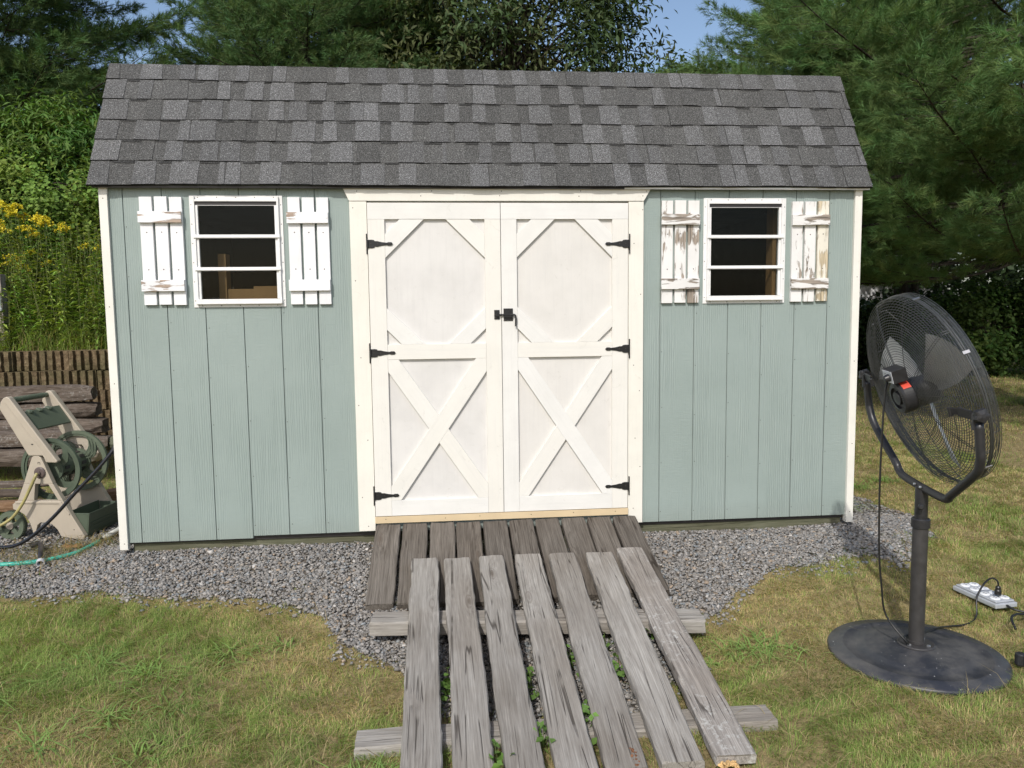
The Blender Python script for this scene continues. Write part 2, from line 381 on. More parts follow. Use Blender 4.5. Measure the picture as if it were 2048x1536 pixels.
def ground():
    xs=np.concatenate([np.linspace(-400,-12,9)[:-1],np.linspace(-12,-2,30)[:-1],np.linspace(-2,6.5,180)[:-1],np.linspace(6.5,26,60)[:-1],np.linspace(26,400,9)])
    ys=np.concatenate([np.linspace(-200,-8,6)[:-1],np.linspace(-8,-3,14)[:-1],np.linspace(-3,3,140)[:-1],np.linspace(3,26,80)[:-1],np.linspace(26,600,10)])
    X,Y=np.meshgrid(xs,ys); Z=H(X,Y)
    V=np.stack([X.ravel(),Y.ravel(),Z.ravel()],1); nx=len(xs); ny=len(ys)
    i,j=np.meshgrid(np.arange(nx-1),np.arange(ny-1)); a=(j*nx+i).ravel()
    F=np.stack([a,a+1,a+nx+1,a+nx],1)
    cx=V[F].mean(1)
    g=in_gravel(cx[:,0],cx[:,1])
    c=np.where(g[:,None],np.array([.13,.12,.11])[None],np.array([.25,.21,.115])[None])
    t=NT('soil'); n=t.noise(t.vmap((1,1,1)),30,6,.7); 
    t.fin(t.mix(1.0,t.attr(),t.ramp(n,[(.3,(.55,.5,.45)),(.7,(1.35,1.3,1.2))]),'MULTIPLY'),.95,nrm=t.bump(n,.8,.02),spec=.1)
    o=mk('ground',V,F,t.m,None,cols=c,local=((0,0,0),None),smooth=True); o['kind']='structure'
ground()

# ------------------------------------------------------------------ the shed
G8=.2032
shed=thing('garden_shed',(2.03,0,-.11),'sage green wooden garden shed with gambrel shingle roof and white double doors','shed')
XL,XR=-.072,4.135
def nails(b, pts, y, r=.0035, m=1):
    for x,z in pts: b.lathe([(r,0),(r*.6,.0015)],(x,y,z),(0,-1,0),8,m)
def siding():
    b=MB(); holes=[(.372,.822,1.335,1.893),(3.248,3.698,1.326,1.884),(1.297,2.780,.105,1.883)]
    gr=[i*G8 for i in range(7)]+[15*G8-.077+i*G8 for i in range(6)]
    xs=sorted(set([XL,XR]+gr+[h for q in holes for h in q[:2]]))
    xs=[x for x in xs if XL<=x<=XR]
    def isgr(x): return any(abs(x-g)<1e-6 for g in gr)
    for a,c in zip(xs[:-1],xs[1:]):
        m_=(a+c)/2; z0=0.0 if m_<3*G8 else (.014 if m_<1.3 else .008)
        iv=[(z0,2.02)]
        for h in holes:
            if h[0]<m_<h[1]: iv=[q for p in iv for q in ((p[0],min(p[1],h[2])),(max(p[0],h[3]),p[1])) if q[1]>q[0]+1e-4]
        for p in iv:
            b.box(a,c,.0092,.020,p[0],p[1])
            a2=a+(.0024 if isgr(a) else 0); c2=c-(.0024 if isgr(c) else 0)
            b.box(a2,c2,0,.009,p[0],p[1])
            if isgr(a):
                zz=p[0]+.06
                while zz<p[1]-.05: nails(b,[(a+.012+rnd.uniform(-.003,.004),zz)],-.0001,.0026); zz+=rnd.uniform(.26,.34)
    b.build('siding',[M_siding,M_screw],shed)
siding()
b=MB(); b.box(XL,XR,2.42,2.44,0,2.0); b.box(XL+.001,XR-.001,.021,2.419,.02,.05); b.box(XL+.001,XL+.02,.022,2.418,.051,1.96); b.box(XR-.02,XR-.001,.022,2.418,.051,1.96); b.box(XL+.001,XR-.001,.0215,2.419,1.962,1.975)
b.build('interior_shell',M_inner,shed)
# gable end walls with the gambrel outline, siding outside
for sx,nm in ((-.074,'end_wall'),(4.137,'end_wall')):
    b=MB(); poly=[(.0,0),(2.44,0),(2.44,1.96),(2.14,2.62),(1.22,2.80),(.30,2.62),(.0,1.96)]
    x0,x1=(sx-.012,sx) if sx<0 else (sx,sx+.012)
    V=[(x0,p[0]+.021*(p[0]==0),p[1]) for p in poly]+[(x1,p[0]+.021*(p[0]==0),p[1]) for p in poly]; n=len(poly)
    F=[tuple(range(n)),tuple(range(2*n-1,n-1,-1))]+[(i,(i+1)%n,(i+1)%n+n,i+n) for i in range(n)]
    b.add(V,F); b.build(nm,M_siding,shed)
b=MB(); b.box(-.060,4.125,.03,.12,-.115,-.012); b.box(-.060,4.125,2.3,2.4,-.13,-.002); b.box(-.06,4.125,1.15,1.25,-.13,-.002)
b.build('skid',M_skid,shed)
b=MB(); b.box(-.068,4.13,.0215,.030,-.014,.019); b.build('floor_rim',M_alud,shed)  # rim coloured near black: shade of the gap under the siding painted in
# interior framing seen through the glass
b=MB()
b.box(.435,.478,.18,.27,.9,1.617); b.build('stud',M_stud,shed); b=MB()
b.box(.480,1.25,.19,.23,1.27,1.417); b.build('shelf_board',M_stud,shed); b=MB(); b.box(.60,1.3,.30,.34,1.37,1.436); b.build('shelf_board',M_stud,shed); b=MB()
b.box(3.715,3.752,.16,.25,.06,1.9); b.build('stud',M_stud,shed)
# corner boards
b=MB(); b.box(-.116,-.0725,-.018,.021,-.035,1.962); b.box(-.1165,-.0865,.0215,.085,-.033,1.96)
nails(b,[(-.094,1.90),(-.094,1.32),(-.092,.9),(-.092,.42),(-.09,.0)],-.018); b.build('corner_trim',[M_trim,M_screw],shed,bevel=.0015)
b=MB(); b.box(4.1355,4.179,-.018,.021,-.035,1.962); b.box(4.1495,4.1795,.0215,.085,-.033,1.96)
nails(b,[(4.157,1.92),(4.16,1.45),(4.158,.95),(4.16,.45),(4.158,.03)],-.018); b.build('corner_trim',[M_trim,M_screw],shed,bevel=.0015)
# ---- door surround
def trimbox(nm,x0,x1,z0,z1,y,pts,mat=M_trim):
    b=MB(); b.box(x0,x1,y,-.0005,z0,z1); nails(b,pts,y); return b.build(nm,[mat,M_screw],shed,bevel=.0015)
trimbox('door_trim',1.206,1.2995,.022,1.8865,-.020,[(1.225,1.85),(1.228,1.45),(1.245,1.02),(1.225,.75),(1.27,.55),(1.23,.22),(1.26,.05)])
trimbox('door_trim',2.7785,2.866,.012,1.8865,-.020,[(2.86,1.84),(2.81,1.65),(2.85,1.36),(2.81,.95),(2.845,.80),(2.82,.52),(2.85,.35),(2.81,.1)])
b=MB(); b.prism([(1.206,1.8875),(2.866,1.8895),(2.905,1.955),(1.174,1.955)],-.024,-.0005)
nails(b,[(1.19,1.915),(1.60,1.915),(2.04,1.917),(2.49,1.915),(2.86,1.918),(1.25,1.94),(1.66,1.942),(2.05,1.942),(2.50,1.944),(2.88,1.944)],-.024)
b.build('door_header',[M_trim,M_screw],shed,bevel=.0015)
b=MB(); b.box(1.3,2.778,-.030,.02,.066,.1035); nails(b,[(1.36,.09),(1.7,.085),(1.9,.09),(2.2,.088),(2.45,.09),(2.7,.088)],-.030); b.build('sill',[M_pine,M_screw],shed,bevel=.002)
b=MB(); b.box(1.2998,1.3005,-.008,.03,.104,1.8835); b.box(2.7765,2.778,-.008,.03,.104,1.8835); b.box(1.3,2.778,.0,.03,1.8795,1.8835); b.build('door_jamb',M_stud,shed)
# ---- doors: a sheet with boards planted on it
def leaf(xa,xb,ia,ib,right):
    zt,zb=1.8775,.107
    b=MB(); b.box(xa+.0015,xb-.0015,-.008,.010,zb+.001,zt-.001)
    d=b.build('door',M_door_p,shed)
    d['label']='right hand door leaf carrying the sliding bolt' if right else 'left hand door leaf with bolt keeper'
    def bd(nm,x0,x1,z0,z1,y=-.0255,vert=False):
        L=(z1-z0) if vert else (x1-x0); w=(x1-x0) if vert else (z1-z0)
        bb=MB(); bb.box(-L/2,L/2,y,-.0082,-w/2,w/2)
        R=[[0,0,-1],[0,1,0],[1,0,0]] if vert else None
        bb.build(nm,M_door_v,d,local=(((x0+x1)/2,0,(z0+z1)/2),R),bevel=.0012)
    bd('rail',xa,xb,1.7875,zt,y=-.0260)
    bd('stile',xa,ia,zb,1.787,vert=True); bd('stile',ib,xb,zb,1.787,vert=True)
    bd('rail',ia+.0005,ib-.0005,1.0065,1.0915); bd('rail',ia+.0005,ib-.0005,zb,.1965)
    def brace(nm,poly,y=-.0240):
        cx=sum(p[0] for p in poly)/len(poly); cz=sum(p[1] for p in poly)/len(poly)
        # local x axis along the longest edge
        e=max(((poly[i],poly[(i+1)%len(poly)]) for i in range(len(poly))),key=lambda q:math.dist(*q))
        a=math.atan2(e[1][1]-e[0][1],e[1][0]-e[0][0]); ca,sa=math.cos(a),math.sin(a)
        lp=[((p[0]-cx)*ca+(p[1]-cz)*sa,-(p[0]-cx)*sa+(p[1]-cz)*ca) for p in poly]
        bb=MB(); bb.prism(lp,y,-.0082)
        bb.build(nm,M_door_v,d,local=((cx,0,cz),[[ca,0,-sa],[0,1,0],[sa,0,ca]]),bevel=.0012)
    a,c=ia+.0004,ib-.0004; T,B=1.787,1.092
    brace('corner_brace',[(a+.083,T),(a+.217,T),(a,T-.212),(a,T-.082)])
    brace('corner_brace',[(c-.217,T),(c-.083,T),(c,T-.084),(c,T-.214)])
    brace('corner_brace',[(a,B+.204),(a,B+.082),(a+.080,B),(a+.211,B)])
    brace('corner_brace',[(c,B+.083),(c,B+.203),(c-.208,B),(c-.087,B)])
    T,B=1.006,.197
    up_=[(c,T),(c-.060,T),(a,B+.081),(a,B),(a+.055,B),(c,T-.075)]
    dn=[(a,T),(a+.060,T),(c,B+.078),(c,B),(c-.056,B),(a,T-.070)]
    y1,y2=-.0250,-.0235
    # the over board runs through, the under board is in two lengths
    def cut(poly,over,sgn):
        # split the under board along the over board's two long edges
        (x1,z1),(x2,z2)=over
        out=[];n=len(poly)
        for i in range(n):
            p,q=poly[i],poly[(i+1)%n]
            f=lambda r:sgn*((x2-x1)*(r[1]-z1)-(z2-z1)*(r[0]-x1))
            fp,fq=f(p),f(q)
            if fp>=0: out.append(p)
            if fp*fq<0: t=fp/(fp-fq); out.append((p[0]+(q[0]-p[0])*t,p[1]+(q[1]-p[1])*t))
        return out
    over,under=(dn,up_) if right else (up_,dn)
    brace('cross_brace',over,-.0250)
    e1=((over[1]),(over[2])); e2=((over[4]),(over[5]))
    for e in (e1,e2):
        mid=np.mean(np.array(over),0); f=(e[1][0]-e[0][0])*(mid[1]-e[0][1])-(e[1][1]-e[0][1])*(mid[0]-e[0][0])
        pc=cut(under,e,-1 if f>0 else 1)
        if len(pc)>2: brace('cross_brace',pc,-.0240)
    # strap hinges
    hx,s=(xb+.004,-1) if right else (xa-.001,1)
    for hz in ((1.648,1.047,.238) if right else (1.652,1.045,.227)):
        bb=MB(); P=[(0,.0225),(.018,.0235),(.032,.0210),(.036,.0150),(.050,.0155),(.072,.0100),(.102,.0065),(.110,.0095),(.128,.0090),(.136,.0)]
        pl=[(hx+s*(x+.003),hz+z) for x,z in P]+[(hx+s*(x+.003),hz-z) for x,z in P[-2::-1]]
        bb.prism(pl,-.0300,-.0262)
        bb.tube([(hx,-.0300,hz-.023),(hx,-.0300,hz+.023)],.0055,10)
        bb.box(hx-s*.0052-.0035,hx-s*.0052+.0035,-.0262,-.0205,hz-.056,hz+.056)
        nails(bb,[(hx+s*.018,hz+.001),(hx+s*.055,hz),(hx+s*.118,hz)],-.0300,.0028)
        bb.build('hinge',[M_iron,M_screw],d,bevel=.0008)
    bb=MB()
    if right:
        bb.box(2.053,2.106,-.0295,-.0262,1.217,1.287); bb.prism([(2.054,1.266),(2.105,1.266),(2.105,1.237),(2.054,1.237)],-.0400,-.0297)
        path=smoothpath([(2.012,-.0370,1.2515),(2.085,-.0370,1.2515),(2.112,-.0400,1.2510),(2.1205,-.0420,1.243),(2.1215,-.0420,1.225),(2.1205,-.0400,1.186)],5)
        bb.tube(path,.0050,10); nails(bb,[(2.062,1.283),(2.094,1.283),(2.062,1.223),(2.094,1.223)],-.0295,.003); bb.build('bolt',[M_iron,M_screw],d)
    else:
        bb.box(2.000,2.030,-.0295,-.0262,1.226,1.279); bb.box(2.010,2.028,-.0440,-.0297,1.243,1.262); nails(bb,[(2.008,1.274),(2.008,1.252),(2.008,1.236)],-.0295,.003); bb.build('bolt_keeper',[M_iron,M_screw],d)
leaf(1.3025,2.0405,1.3955,1.9520,False)
leaf(2.0435,2.7745,2.1325,2.6820,True)
# ---- windows
def window(x0,z1,side,lab):
    x1=x0+.495; z0=z1-.606; b=MB()
    b.box(x0,x0+.027,-.0055,-.0003,z0,z1); b.box(x1-.027,x1,-.0055,-.0003,z0,z1)
    b.box(x0+.0273,x1-.0273,-.0045,-.0003,z1-.024,z1); b.box(x0+.0273,x1-.0273,-.0045,-.0003,z0,z0+.020)
    # projecting track
    b.box(x0+.0195,x0+.0300,-.0200,-.0057,z0+.015,z1-.006); b.box(x1-.0300,x1-.0195,-.0200,-.0057,z0+.015,z1-.006)
    b.box(x0+.0303,x1-.0303,-.0190,-.0047,z1-.033,z1-.023)
    b.box(x0+.0303,x0+.0440,-.0120,.012,z0+.046,z1-.054); b.box(x1-.0440,x1-.0303,-.0120,.012,z0+.046,z1-.054)
    for zz in (1.695-1.917,1.519-1.917):
        z=z1+zz; b.box(x0+.017,x1-.017,-.0230,-.0122,z-.010,z+.010)
        b.box(x0+.020,x1-.020,-.0260,-.0232,z-.007,z-.001)
    b.box(x0+.0175,x1-.0175,-.0250,-.0048,z0+.017,z0+.044); b.box(x0+.019,x1-.019,-.0280,-.0252,z0+.017,z0+.026)
    b.box(x0+.0303,x1-.0303,-.0120,.012,z1-.0545,z1-.0525)
    for k in range(5): nails(b,[(x0+.045+k*.101,z1-.010),(x0+.045+k*.101,z0+.009)],-.0046,.0032)
    for k in range(6): nails(b,[(x0+.009,z1-.05-k*.104),(x1-.009,z1-.05-k*.104)],-.0056,.0032)
    fr=b.build('window',[M_alu,M_screw],shed,bevel=.0008); fr['label']=lab
    b=MB(); b.box(x0+.0305,x1-.0305,-.0095,.012,z1-.0520,z1-.0335); b.build('window_channel',M_alud,fr)
    for za,zb in ((z1-.2130,z1-.0550),(z1-.3890,z1-.2310),(z0+.046,z1-.4070)):
        b=MB(); b.box(x0+.0443,x1-.0443,-.0010,.0015,za,zb); b.build('pane',M_glass,fr)
window(.348,1.9175,0,'three pane white window nearest the hose reel')
window(3.2245,1.9085,1,'three pane white window nearest the pedestal fan')
# ---- shutters
def shutter(x0,x1,z0,z1,mats,mc,lab,tilt=0,cl=(.079,.139,.446,.507)):
    t=bpy.data.objects.new('shutter',None); COL.objects.link(t); t.parent=shed; t.empty_display_size=.05
    org=np.array(((x0+x1)/2,0,z0)); t.location=org-WL[shed.name]; WL[t.name]=org; t['label']=lab
    w=(x1-x0-.026)/3
    for k in range(3):
        a=x0+k*(w+.013); dz=rnd.uniform(-.003,.003)
        b=MB(); b.box(-w/2,w/2,-.0190,-.0004,-(z1-z0)/2,(z1-z0)/2); nails(b,[(0,(z1-z0)/2-.19),(0,(z1-z0)/2-.39)],-.019,.004)
        b.build('slat',[mats[k],M_screw],t,local=((a+w/2,0,(z0+z1)/2+dz),None),bevel=.0015)
    for ca,cb in ((cl[0],cl[1]),(cl[2],cl[3])):
        b=MB(); b.box(-(x1-x0)/2-.002,(x1-x0)/2+.002,-.0375,-.0195,-(cb-ca)/2,(cb-ca)/2)
        th=rnd.uniform(-.006,.006); R=[[math.cos(th),0,-math.sin(th)],[0,1,0],[math.sin(th),0,math.cos(th)]]
        b.build('cleat',mc,t,local=(((x0+x1)/2-.003,0,z1-(ca+cb)/2),R),bevel=.0015)
shutter(.0905,.3120,1.327,1.908,[M_shut]*3,M_shut_c,'leftmost shutter, smooth white paint with worn cleats')
shutter(.8725,1.0920,1.320,1.904,[M_shut]*3,M_shut_c,'white shutter between left window and door trim, lower cleat flaked')
shutter(2.9740,3.1950,1.309,1.894,[M_shut2,M_shut2,M_shut2],M_shut2_c,'flaking white shutter between door trim and right window')
shutter(3.7530,3.9760,1.309,1.890,[M_shut2,M_shut2,M_shut2b],M_shut2_c,'rightmost shutter, most flaked, bare yellow slat')
# ---- roof
EY,EZ=-.046,1.9735; BY,BZ=.345,2.693; SL=math.hypot(BY-EY,BZ-EZ); ca,sa=(BY-EY)/SL,(BZ-EZ)/SL
def rf(x,n,s): return (x, EY+s*ca-n*sa, EZ+s*sa+n*ca)   # n outward
def roof():
    X0,X1=-.160,4.214
    b=MB()
    b.prism([(X0+.012,.012),(X1-.012,.012),(X1-.012,SL),(X0+.012,SL)],.0,-.014,c=(.10,.10,.10),fn=rf)
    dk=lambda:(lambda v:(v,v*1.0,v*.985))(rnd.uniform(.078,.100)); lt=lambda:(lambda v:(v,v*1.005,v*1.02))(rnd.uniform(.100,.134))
    E=.1435; ns=6
    for k in range(ns):
        s0=k*E-(.012 if k==0 else 0); s1=min((k+1)*E,SL+.006)
        x=X0+rnd.uniform(-.003,.003); xe=X1+rnd.uniform(-.004,.004)
        wob=lambda xx:.0035*math.sin(xx*2.3+k*1.7)+.002*math.sin(xx*9+k)
        n0=.0015+.0003*k
        # shingles about a metre long, each with recesses (thin, dark) and tabs (one ply thicker, pale)
        while x<xe-.01:
            L=rnd.choice([.33,.36,.42,.29,.38,.5]); xb=min(x+L,xe)
            off=rnd.uniform(-.0012,.0012); lift=rnd.uniform(0,.0015)
            nb=.0095+lift
            def strip(xa,xc,na,nb_,c,ta=0,tb=0,sa_=0.0,sb=0.0):
                za=s0+wob(xa)+off+sa_; zc=s0+wob(xc)+off+sa_
                P=[(xa,za),(xc,zc),(xc-tb,s1+.012-sb),(xa+ta,s1+.012-sb)]
                # outer face leans back towards the top so that each course laps the next
                V=[rf(P[0][0],nb_,P[0][1]),rf(P[1][0],nb_,P[1][1]),rf(P[2][0],na+.001,P[2][1]),rf(P[3][0],na+.001,P[3][1])]+[rf(p[0],-.001,p[1]) for p in P]
                b.add(V,[(0,1,2,3),(7,6,5,4),(1,5,6,2),(2,6,7,3),(3,7,4,0)],0,c); b.add(V,[(0,4,5,1)],0,(.02,.02,.02))  # butt faces near black: the course line's shadow put into their colour
            mode=rnd.random()
            c0=dk()
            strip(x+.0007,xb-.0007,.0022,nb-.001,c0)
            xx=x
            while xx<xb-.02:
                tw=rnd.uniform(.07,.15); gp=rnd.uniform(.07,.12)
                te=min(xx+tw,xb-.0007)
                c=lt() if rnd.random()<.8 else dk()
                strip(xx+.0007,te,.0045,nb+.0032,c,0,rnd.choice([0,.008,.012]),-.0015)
                ge=min(te+gp,xb-.001)
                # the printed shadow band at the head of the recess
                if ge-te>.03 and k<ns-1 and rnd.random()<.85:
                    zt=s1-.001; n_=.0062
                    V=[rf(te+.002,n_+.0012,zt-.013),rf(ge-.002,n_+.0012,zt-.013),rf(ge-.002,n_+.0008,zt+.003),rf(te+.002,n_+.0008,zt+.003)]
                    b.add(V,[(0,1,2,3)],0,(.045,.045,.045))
                xx=ge
            x=xb
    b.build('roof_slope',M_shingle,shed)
    # cap row bent over the break, the flatter upper roof behind it, ridge, and the far slopes
    b=MB(); x=X0
    RY,RZ=1.22,BZ+.17
    for (ya,za,yb,zb,n) in ((BY,BZ,RY,RZ,6),(2.44-BY,BZ,RY,RZ,6),(2.44-EY,EZ,2.44-BY,BZ,6)):
        for k in range(n):
            y0=ya+(yb-ya)*k/n; y1=ya+(yb-ya)*(k+1)/n; z0=za+(zb-za)*k/n; z1=za+(zb-za)*(k+1)/n; x=X0
            while x<X1-.01:
                w=min(rnd.uniform(.1,.2),X1-x); 
                if X1-(x+w)<.04: w=X1-x
                h=rnd.uniform(.008,.013)
                b.add([(x,y0,z0+h),(x+w,y0,z0+h),(x+w,y1,z1+.004),(x,y1,z1+.004),(x,y0,z0-.008),(x+w,y0,z0-.008),(x+w,y1,z1-.008),(x,y1,z1-.008)],[(0,1,2,3) if yb>ya else (3,2,1,0),(7,6,5,4),(0,4,5,1),(1,5,6,2),(2,6,7,3),(3,7,4,0)],0,lt() if rnd.random()<.5 else dk()); x+=w
    b.build('upper_roof',M_shingle,shed)
    b=MB(); b.box(2.75,X1-.004,EY+.006,-.0255,EZ-.020,EZ-.010); b.build('drip_edge',M_alu,shed); b=MB(); b.box(X0+.02,2.749,EY+.006,-.0255,EZ-.020,EZ-.010); b.build('eave_shadow_strip',M_alud,shed)  # left strip is near black: the eave's shadow put into its colour
    for sx in (X0+.014,X1-.030):
        b=MB()
        for (ya,za,yb,zb) in ((.02,EZ+.066*1.84-.0165,BY,BZ-.021),(BY,BZ-.021,1.22,BZ+.149),(1.22,BZ+.149,2.44-BY,BZ-.021),(2.44-BY,BZ-.021,2.44-EY,EZ-.0165)):
            b.add([(sx,ya,za),(sx+.016,ya,za),(sx+.016,yb,zb),(sx,yb,zb),(sx,ya,za-.07),(sx+.016,ya,za-.07),(sx+.016,yb,zb-.07),(sx,yb,zb-.07)],[(0,1,2,3),(7,6,5,4),(0,4,5,1),(1,5,6,2),(2,6,7,3),(3,7,4,0)])
        b.build('rake_board',M_trim,shed)
roof()

# ------------------------------------------------------------------ ramp: platform planks, then the looser ramp laid over it
def plank(name, A, B_, w, th, mat, parent, rough=.0022, seed=0, split=0.0, taper=0.0, label=None):
    """a worn plank; A,B_ = centre of the top face at either end"""
    A=np.array(A,float); B_=np.array(B_,float); L=np.linalg.norm(B_-A); ux=(B_-A)/L
    uy=np.cross([0,0,1.0],ux); uy/=np.linalg.norm(uy); uz=np.cross(ux,uy)
    r=np.random.default_rng(seed); nx=int(L/.03)+2
    prof=[(-.5,0),(-.46,1),(-.2,1),(.05,1),(.28,1),(.46,1),(.5,0),(.5,-1),(.0,-1),(-.5,-1)]
    xs=np.linspace(-L/2,L/2,nx); V=[]; cup=r.uniform(-.002,.002)
    for i,x in enumerate(xs):
        wob=(vnoise(x*5+seed*9,0,3)-.5)*rough*3
        e=1-.03*((i==0)or(i==nx-1))
        for j,(py,pz) in enumerate(prof):
            y=py*w*e*(1+taper*x/L)+wob+(vnoise(x*22+j*3,seed,9)-.5)*rough*(1.4 if abs(py)>.4 else .4)
            if pz==1: z=0+(vnoise(x*9,py*7+seed,4)-.5)*rough*1.2+cup*(1-(2*py)**2)
            elif pz==0: z=-.006-abs(vnoise(x*30,j+seed,6)-.5)*rough*2
            else: z=-th
            if (i==0 or i==nx-1): xx=x+(vnoise(py*7+seed,i+pz,12)-.5)*.010
            else: xx=x
            V.append((xx,y,z))
    n=len(prof); F=[(i*n+j,(i+1)*n+j,(i+1)*n+(j+1)%n,i*n+(j+1)%n) for i in range(nx-1) for j in range(n)]
    F=[f[::-1] for f in F]
    F+=[tuple(range(n)),tuple((nx-1)*n+j for j in range(n-1,-1,-1))]
    o=mk(name,V,F,mat,parent,local=((A+B_)/2,np.stack([ux,uy,uz],1).tolist()) if False else ((A+B_)/2,np.stack([ux,uy,uz],1)))
    if label: o['label']=label
    return o
pf=thing('ramp_platform',(2.05,-.35,-.2),'short sloping platform of ten dark brown planks below the shed doors','ramp')
for k in range(10):
    xa=1.2985+.0765+k*.1530; xb=1.284+.0780+k*.1566
    plank('plank',(xa,-.034,.060-.0002*k),(xb,-.675-rnd.uniform(-.012,.014),-.166+rnd.uniform(-.003,.003)),.1415,.038,M_deckw,pf,seed=k+50)
for y,z in ((-.12,-.035),(-.60,-.181)):
    b=MB(); b.box(1.32,2.80,y-.02,y+.02,z-.06,z-.0); b.build('joist',M_skid,pf)
lr=thing('plank_ramp',(2.12,-1.2,-.26),'slatted ramp of seven grey weathered planks nailed over two cross boards','ramp')
TP=[(1.586,-.400),(1.758,-.415),(1.939,-.402),(2.136,-.396),(2.321,-.405),(2.518,-.415),(2.702,-.360)]
BT=[(1.600,-2.04),(1.775,-2.05),(1.937,-2.055),(2.109,-2.06),(2.276,-2.045),(2.470,-2.028),(2.658,-2.011)]
WD=[.140,.139,.133,.142,.142,.148,.143]
for k in range(7):
    (xa,ya),(xb,yb)=TP[k],BT[k]
    plank('plank',(xa,ya,-.029),(xb,yb,-.234-.0126*0),WD[k],.0375,M_plank2 if k==6 else M_plank,lr,seed=k+80,rough=.003,
          label={4:'fifth plank with a rotted split at its foot',6:'rightmost plank with pale lichen'}.get(k))
plank('cross_board',(1.350,-.900,-.136),(2.876,-1.040,-.140),.138,.062,M_plank,lr,seed=95,rough=.004,label='upper cross board')
plank('cross_board',(1.362,-1.745,-.244),(2.905,-1.740,-.246),.125,.05,M_plank,lr,seed=96,rough=.004,label='lower cross board')
def lumps(name,pts,sz,mat,parent,seed=1,n=26):
    r=np.random.default_rng(seed); b=MB()
    for _ in range(n):
        p=np.array(pts[0])+(np.array(pts[1])-np.array(pts[0]))*r.random()+r.normal(size=3)*sz*.45
        q=r.uniform(.4,1)*sz; k=5; pr=[(q*.3,-q*.5),(q*.9,-q*.2),(q*r.uniform(.7,1),q*.3),(q*.3,q*.6)]
        b.lathe(pr,p,r.normal(size=3),k)
    return b.build(name,mat,parent)
lumps('rot_patch',((2.305,-1.94,-.222),(2.318,-2.04,-.238)),.009,M_rot,lr,3,34)
lumps('fungus',((2.60,-2.02,-.262),(2.655,-2.02,-.262)),.011,M_rot2,lr,4,34)
# ------------------------------------------------------------------ gravel, litter and grass
M_gravel=None
def gravel():
    t=NT('slate_chippings'); n=t.noise(t.vmap((1,1,1)),160,4,.6)
    t.fin(t.mix(1.0,t.attr(),t.ramp(n,[(.3,(.75,.74,.73)),(.7,(1.25,1.25,1.25))]),'MULTIPLY'),.75,nrm=t.bump(n,.3,.002),spec=.35)
    r=np.random.default_rng(3); N=175000
    x=r.uniform(-1.7,5.1,N); y=np.where(r.random(N)<.88,r.uniform(-1.75,.30,N),r.uniform(.3,1.2,N))
    k=in_gravel(x,y,.09)&~((y>.20)&(x>0)&(x<4.1))
    # stray chips scattered over the lawn edge
    k|=(~k)&in_gravel(x,y+.10,.35)&(r.random(N)<.16)&(y<0)&(x<4.3)
    x,y=x[k],y[k]; n_=len(x)
    s=r.lognormal(math.log(.0072),.32,n_); s=np.clip(s,.004,.018)
    cube=np.array([(-1,-.7,-1),(1,-1,-1),(.8,.8,-1),(-.9,1,-1),(-.7,-.6,1),(.7,-.8,1),(.6,.7,1),(-.7,.6,1)],float)
    P=cube[None]*(1+r.uniform(-.35,.35,(n_,8,3)))*np.stack([s,s*r.uniform(.55,.95,n_),s*r.uniform(.22,.5,n_)],1)[:,None,:]
    a=r.uniform(0,2*np.pi,n_); tx=r.normal(0,.30,n_); ty=r.normal(0,.30,n_)
    def rot(P,i,j,an):
        c,s_=np.cos(an)[:,None],np.sin(an)[:,None]; A=P[:,:,i]*c-P[:,:,j]*s_; B=P[:,:,i]*s_+P[:,:,j]*c; P[:,:,i]=A; P[:,:,j]=B
    rot(P,1,2,tx); rot(P,0,2,ty); rot(P,0,1,a)
    z=H(x,y)+r.uniform(.000,.013,n_)
    P+=np.stack([x,y,z],1)[:,None,:]
    F=np.array([(0,3,2,1),(4,5,6,7),(0,1,5,4),(1,2,6,5),(2,3,7,6),(3,0,4,7)])
    FF=(F[None]+8*np.arange(n_)[:,None,None]).reshape(-1,4)
    v=r.uniform(.15,.30,n_); c=np.stack([v*1.02,v*.975,v*.915],1)
    q=r.random(n_); c[q<.04]*=np.array([1.2,1.0,.8]); c[q>.965]*=1.6; c[(q>.80)&(q<.93)]*=np.array([1.06,1.0,.92]); c[(q>.7)&(q<.8)]*=np.array([.86,.97,1.08])
    c=np.clip(c,0,.62)
    o=mk('gravel',P.reshape(-1,3),FF,t.m,None,cols=np.repeat(c,6,0)); o['kind']='stuff'; tag(o,'grey slate gravel laid round the foot of the shed','gravel')
gravel()
M_leaf=mat_leaf('leaf',.22,.6,.2); M_grass=mat_leaf('grass_blade',.38,.6,.25); M_needle=mat_leaf('pine_needle',.18,.65,.10)
FANB=np.array([3.688,-1.412])
def blades(x,y,z,h,w,lean,az,col,name,label,cat,bend=.6,kind='stuff',mat=None,flat=1.0):
    n=len(x); d=np.stack([np.cos(az),np.sin(az),0*az],1); s=np.stack([-np.sin(az),np.cos(az),0*az],1)
    b=np.stack([x,y,z],1); up_=np.array([0,0,1.0])[None]
    m_=b+d*(h*lean*.42)[:,None]+up_*(h*.58*(flat*.6+.4))[:,None]
    t_=b+d*(h*lean*(1+bend*.4))[:,None]+up_*(h*(1-.30*np.minimum(lean,1.6))*flat)[:,None]
    hw=(w/2)[:,None]
    V=np.stack([b-s*hw,b+s*hw,m_+s*hw*.8,m_-s*hw*.8,t_],1).reshape(-1,3)
    i=np.arange(n)*5
    F=np.concatenate([np.stack([i,i+1,i+2],1),np.stack([i,i+2,i+3],1),np.stack([i+3,i+2,i+4],1)])
    C=np.concatenate([col*.92,col*.97,col*1.06])
    o=mk(name,V,F,mat or M_grass,None,cols=np.clip(C,0,1))
    if kind: o['kind']=kind
    tag(o,label,cat); return o
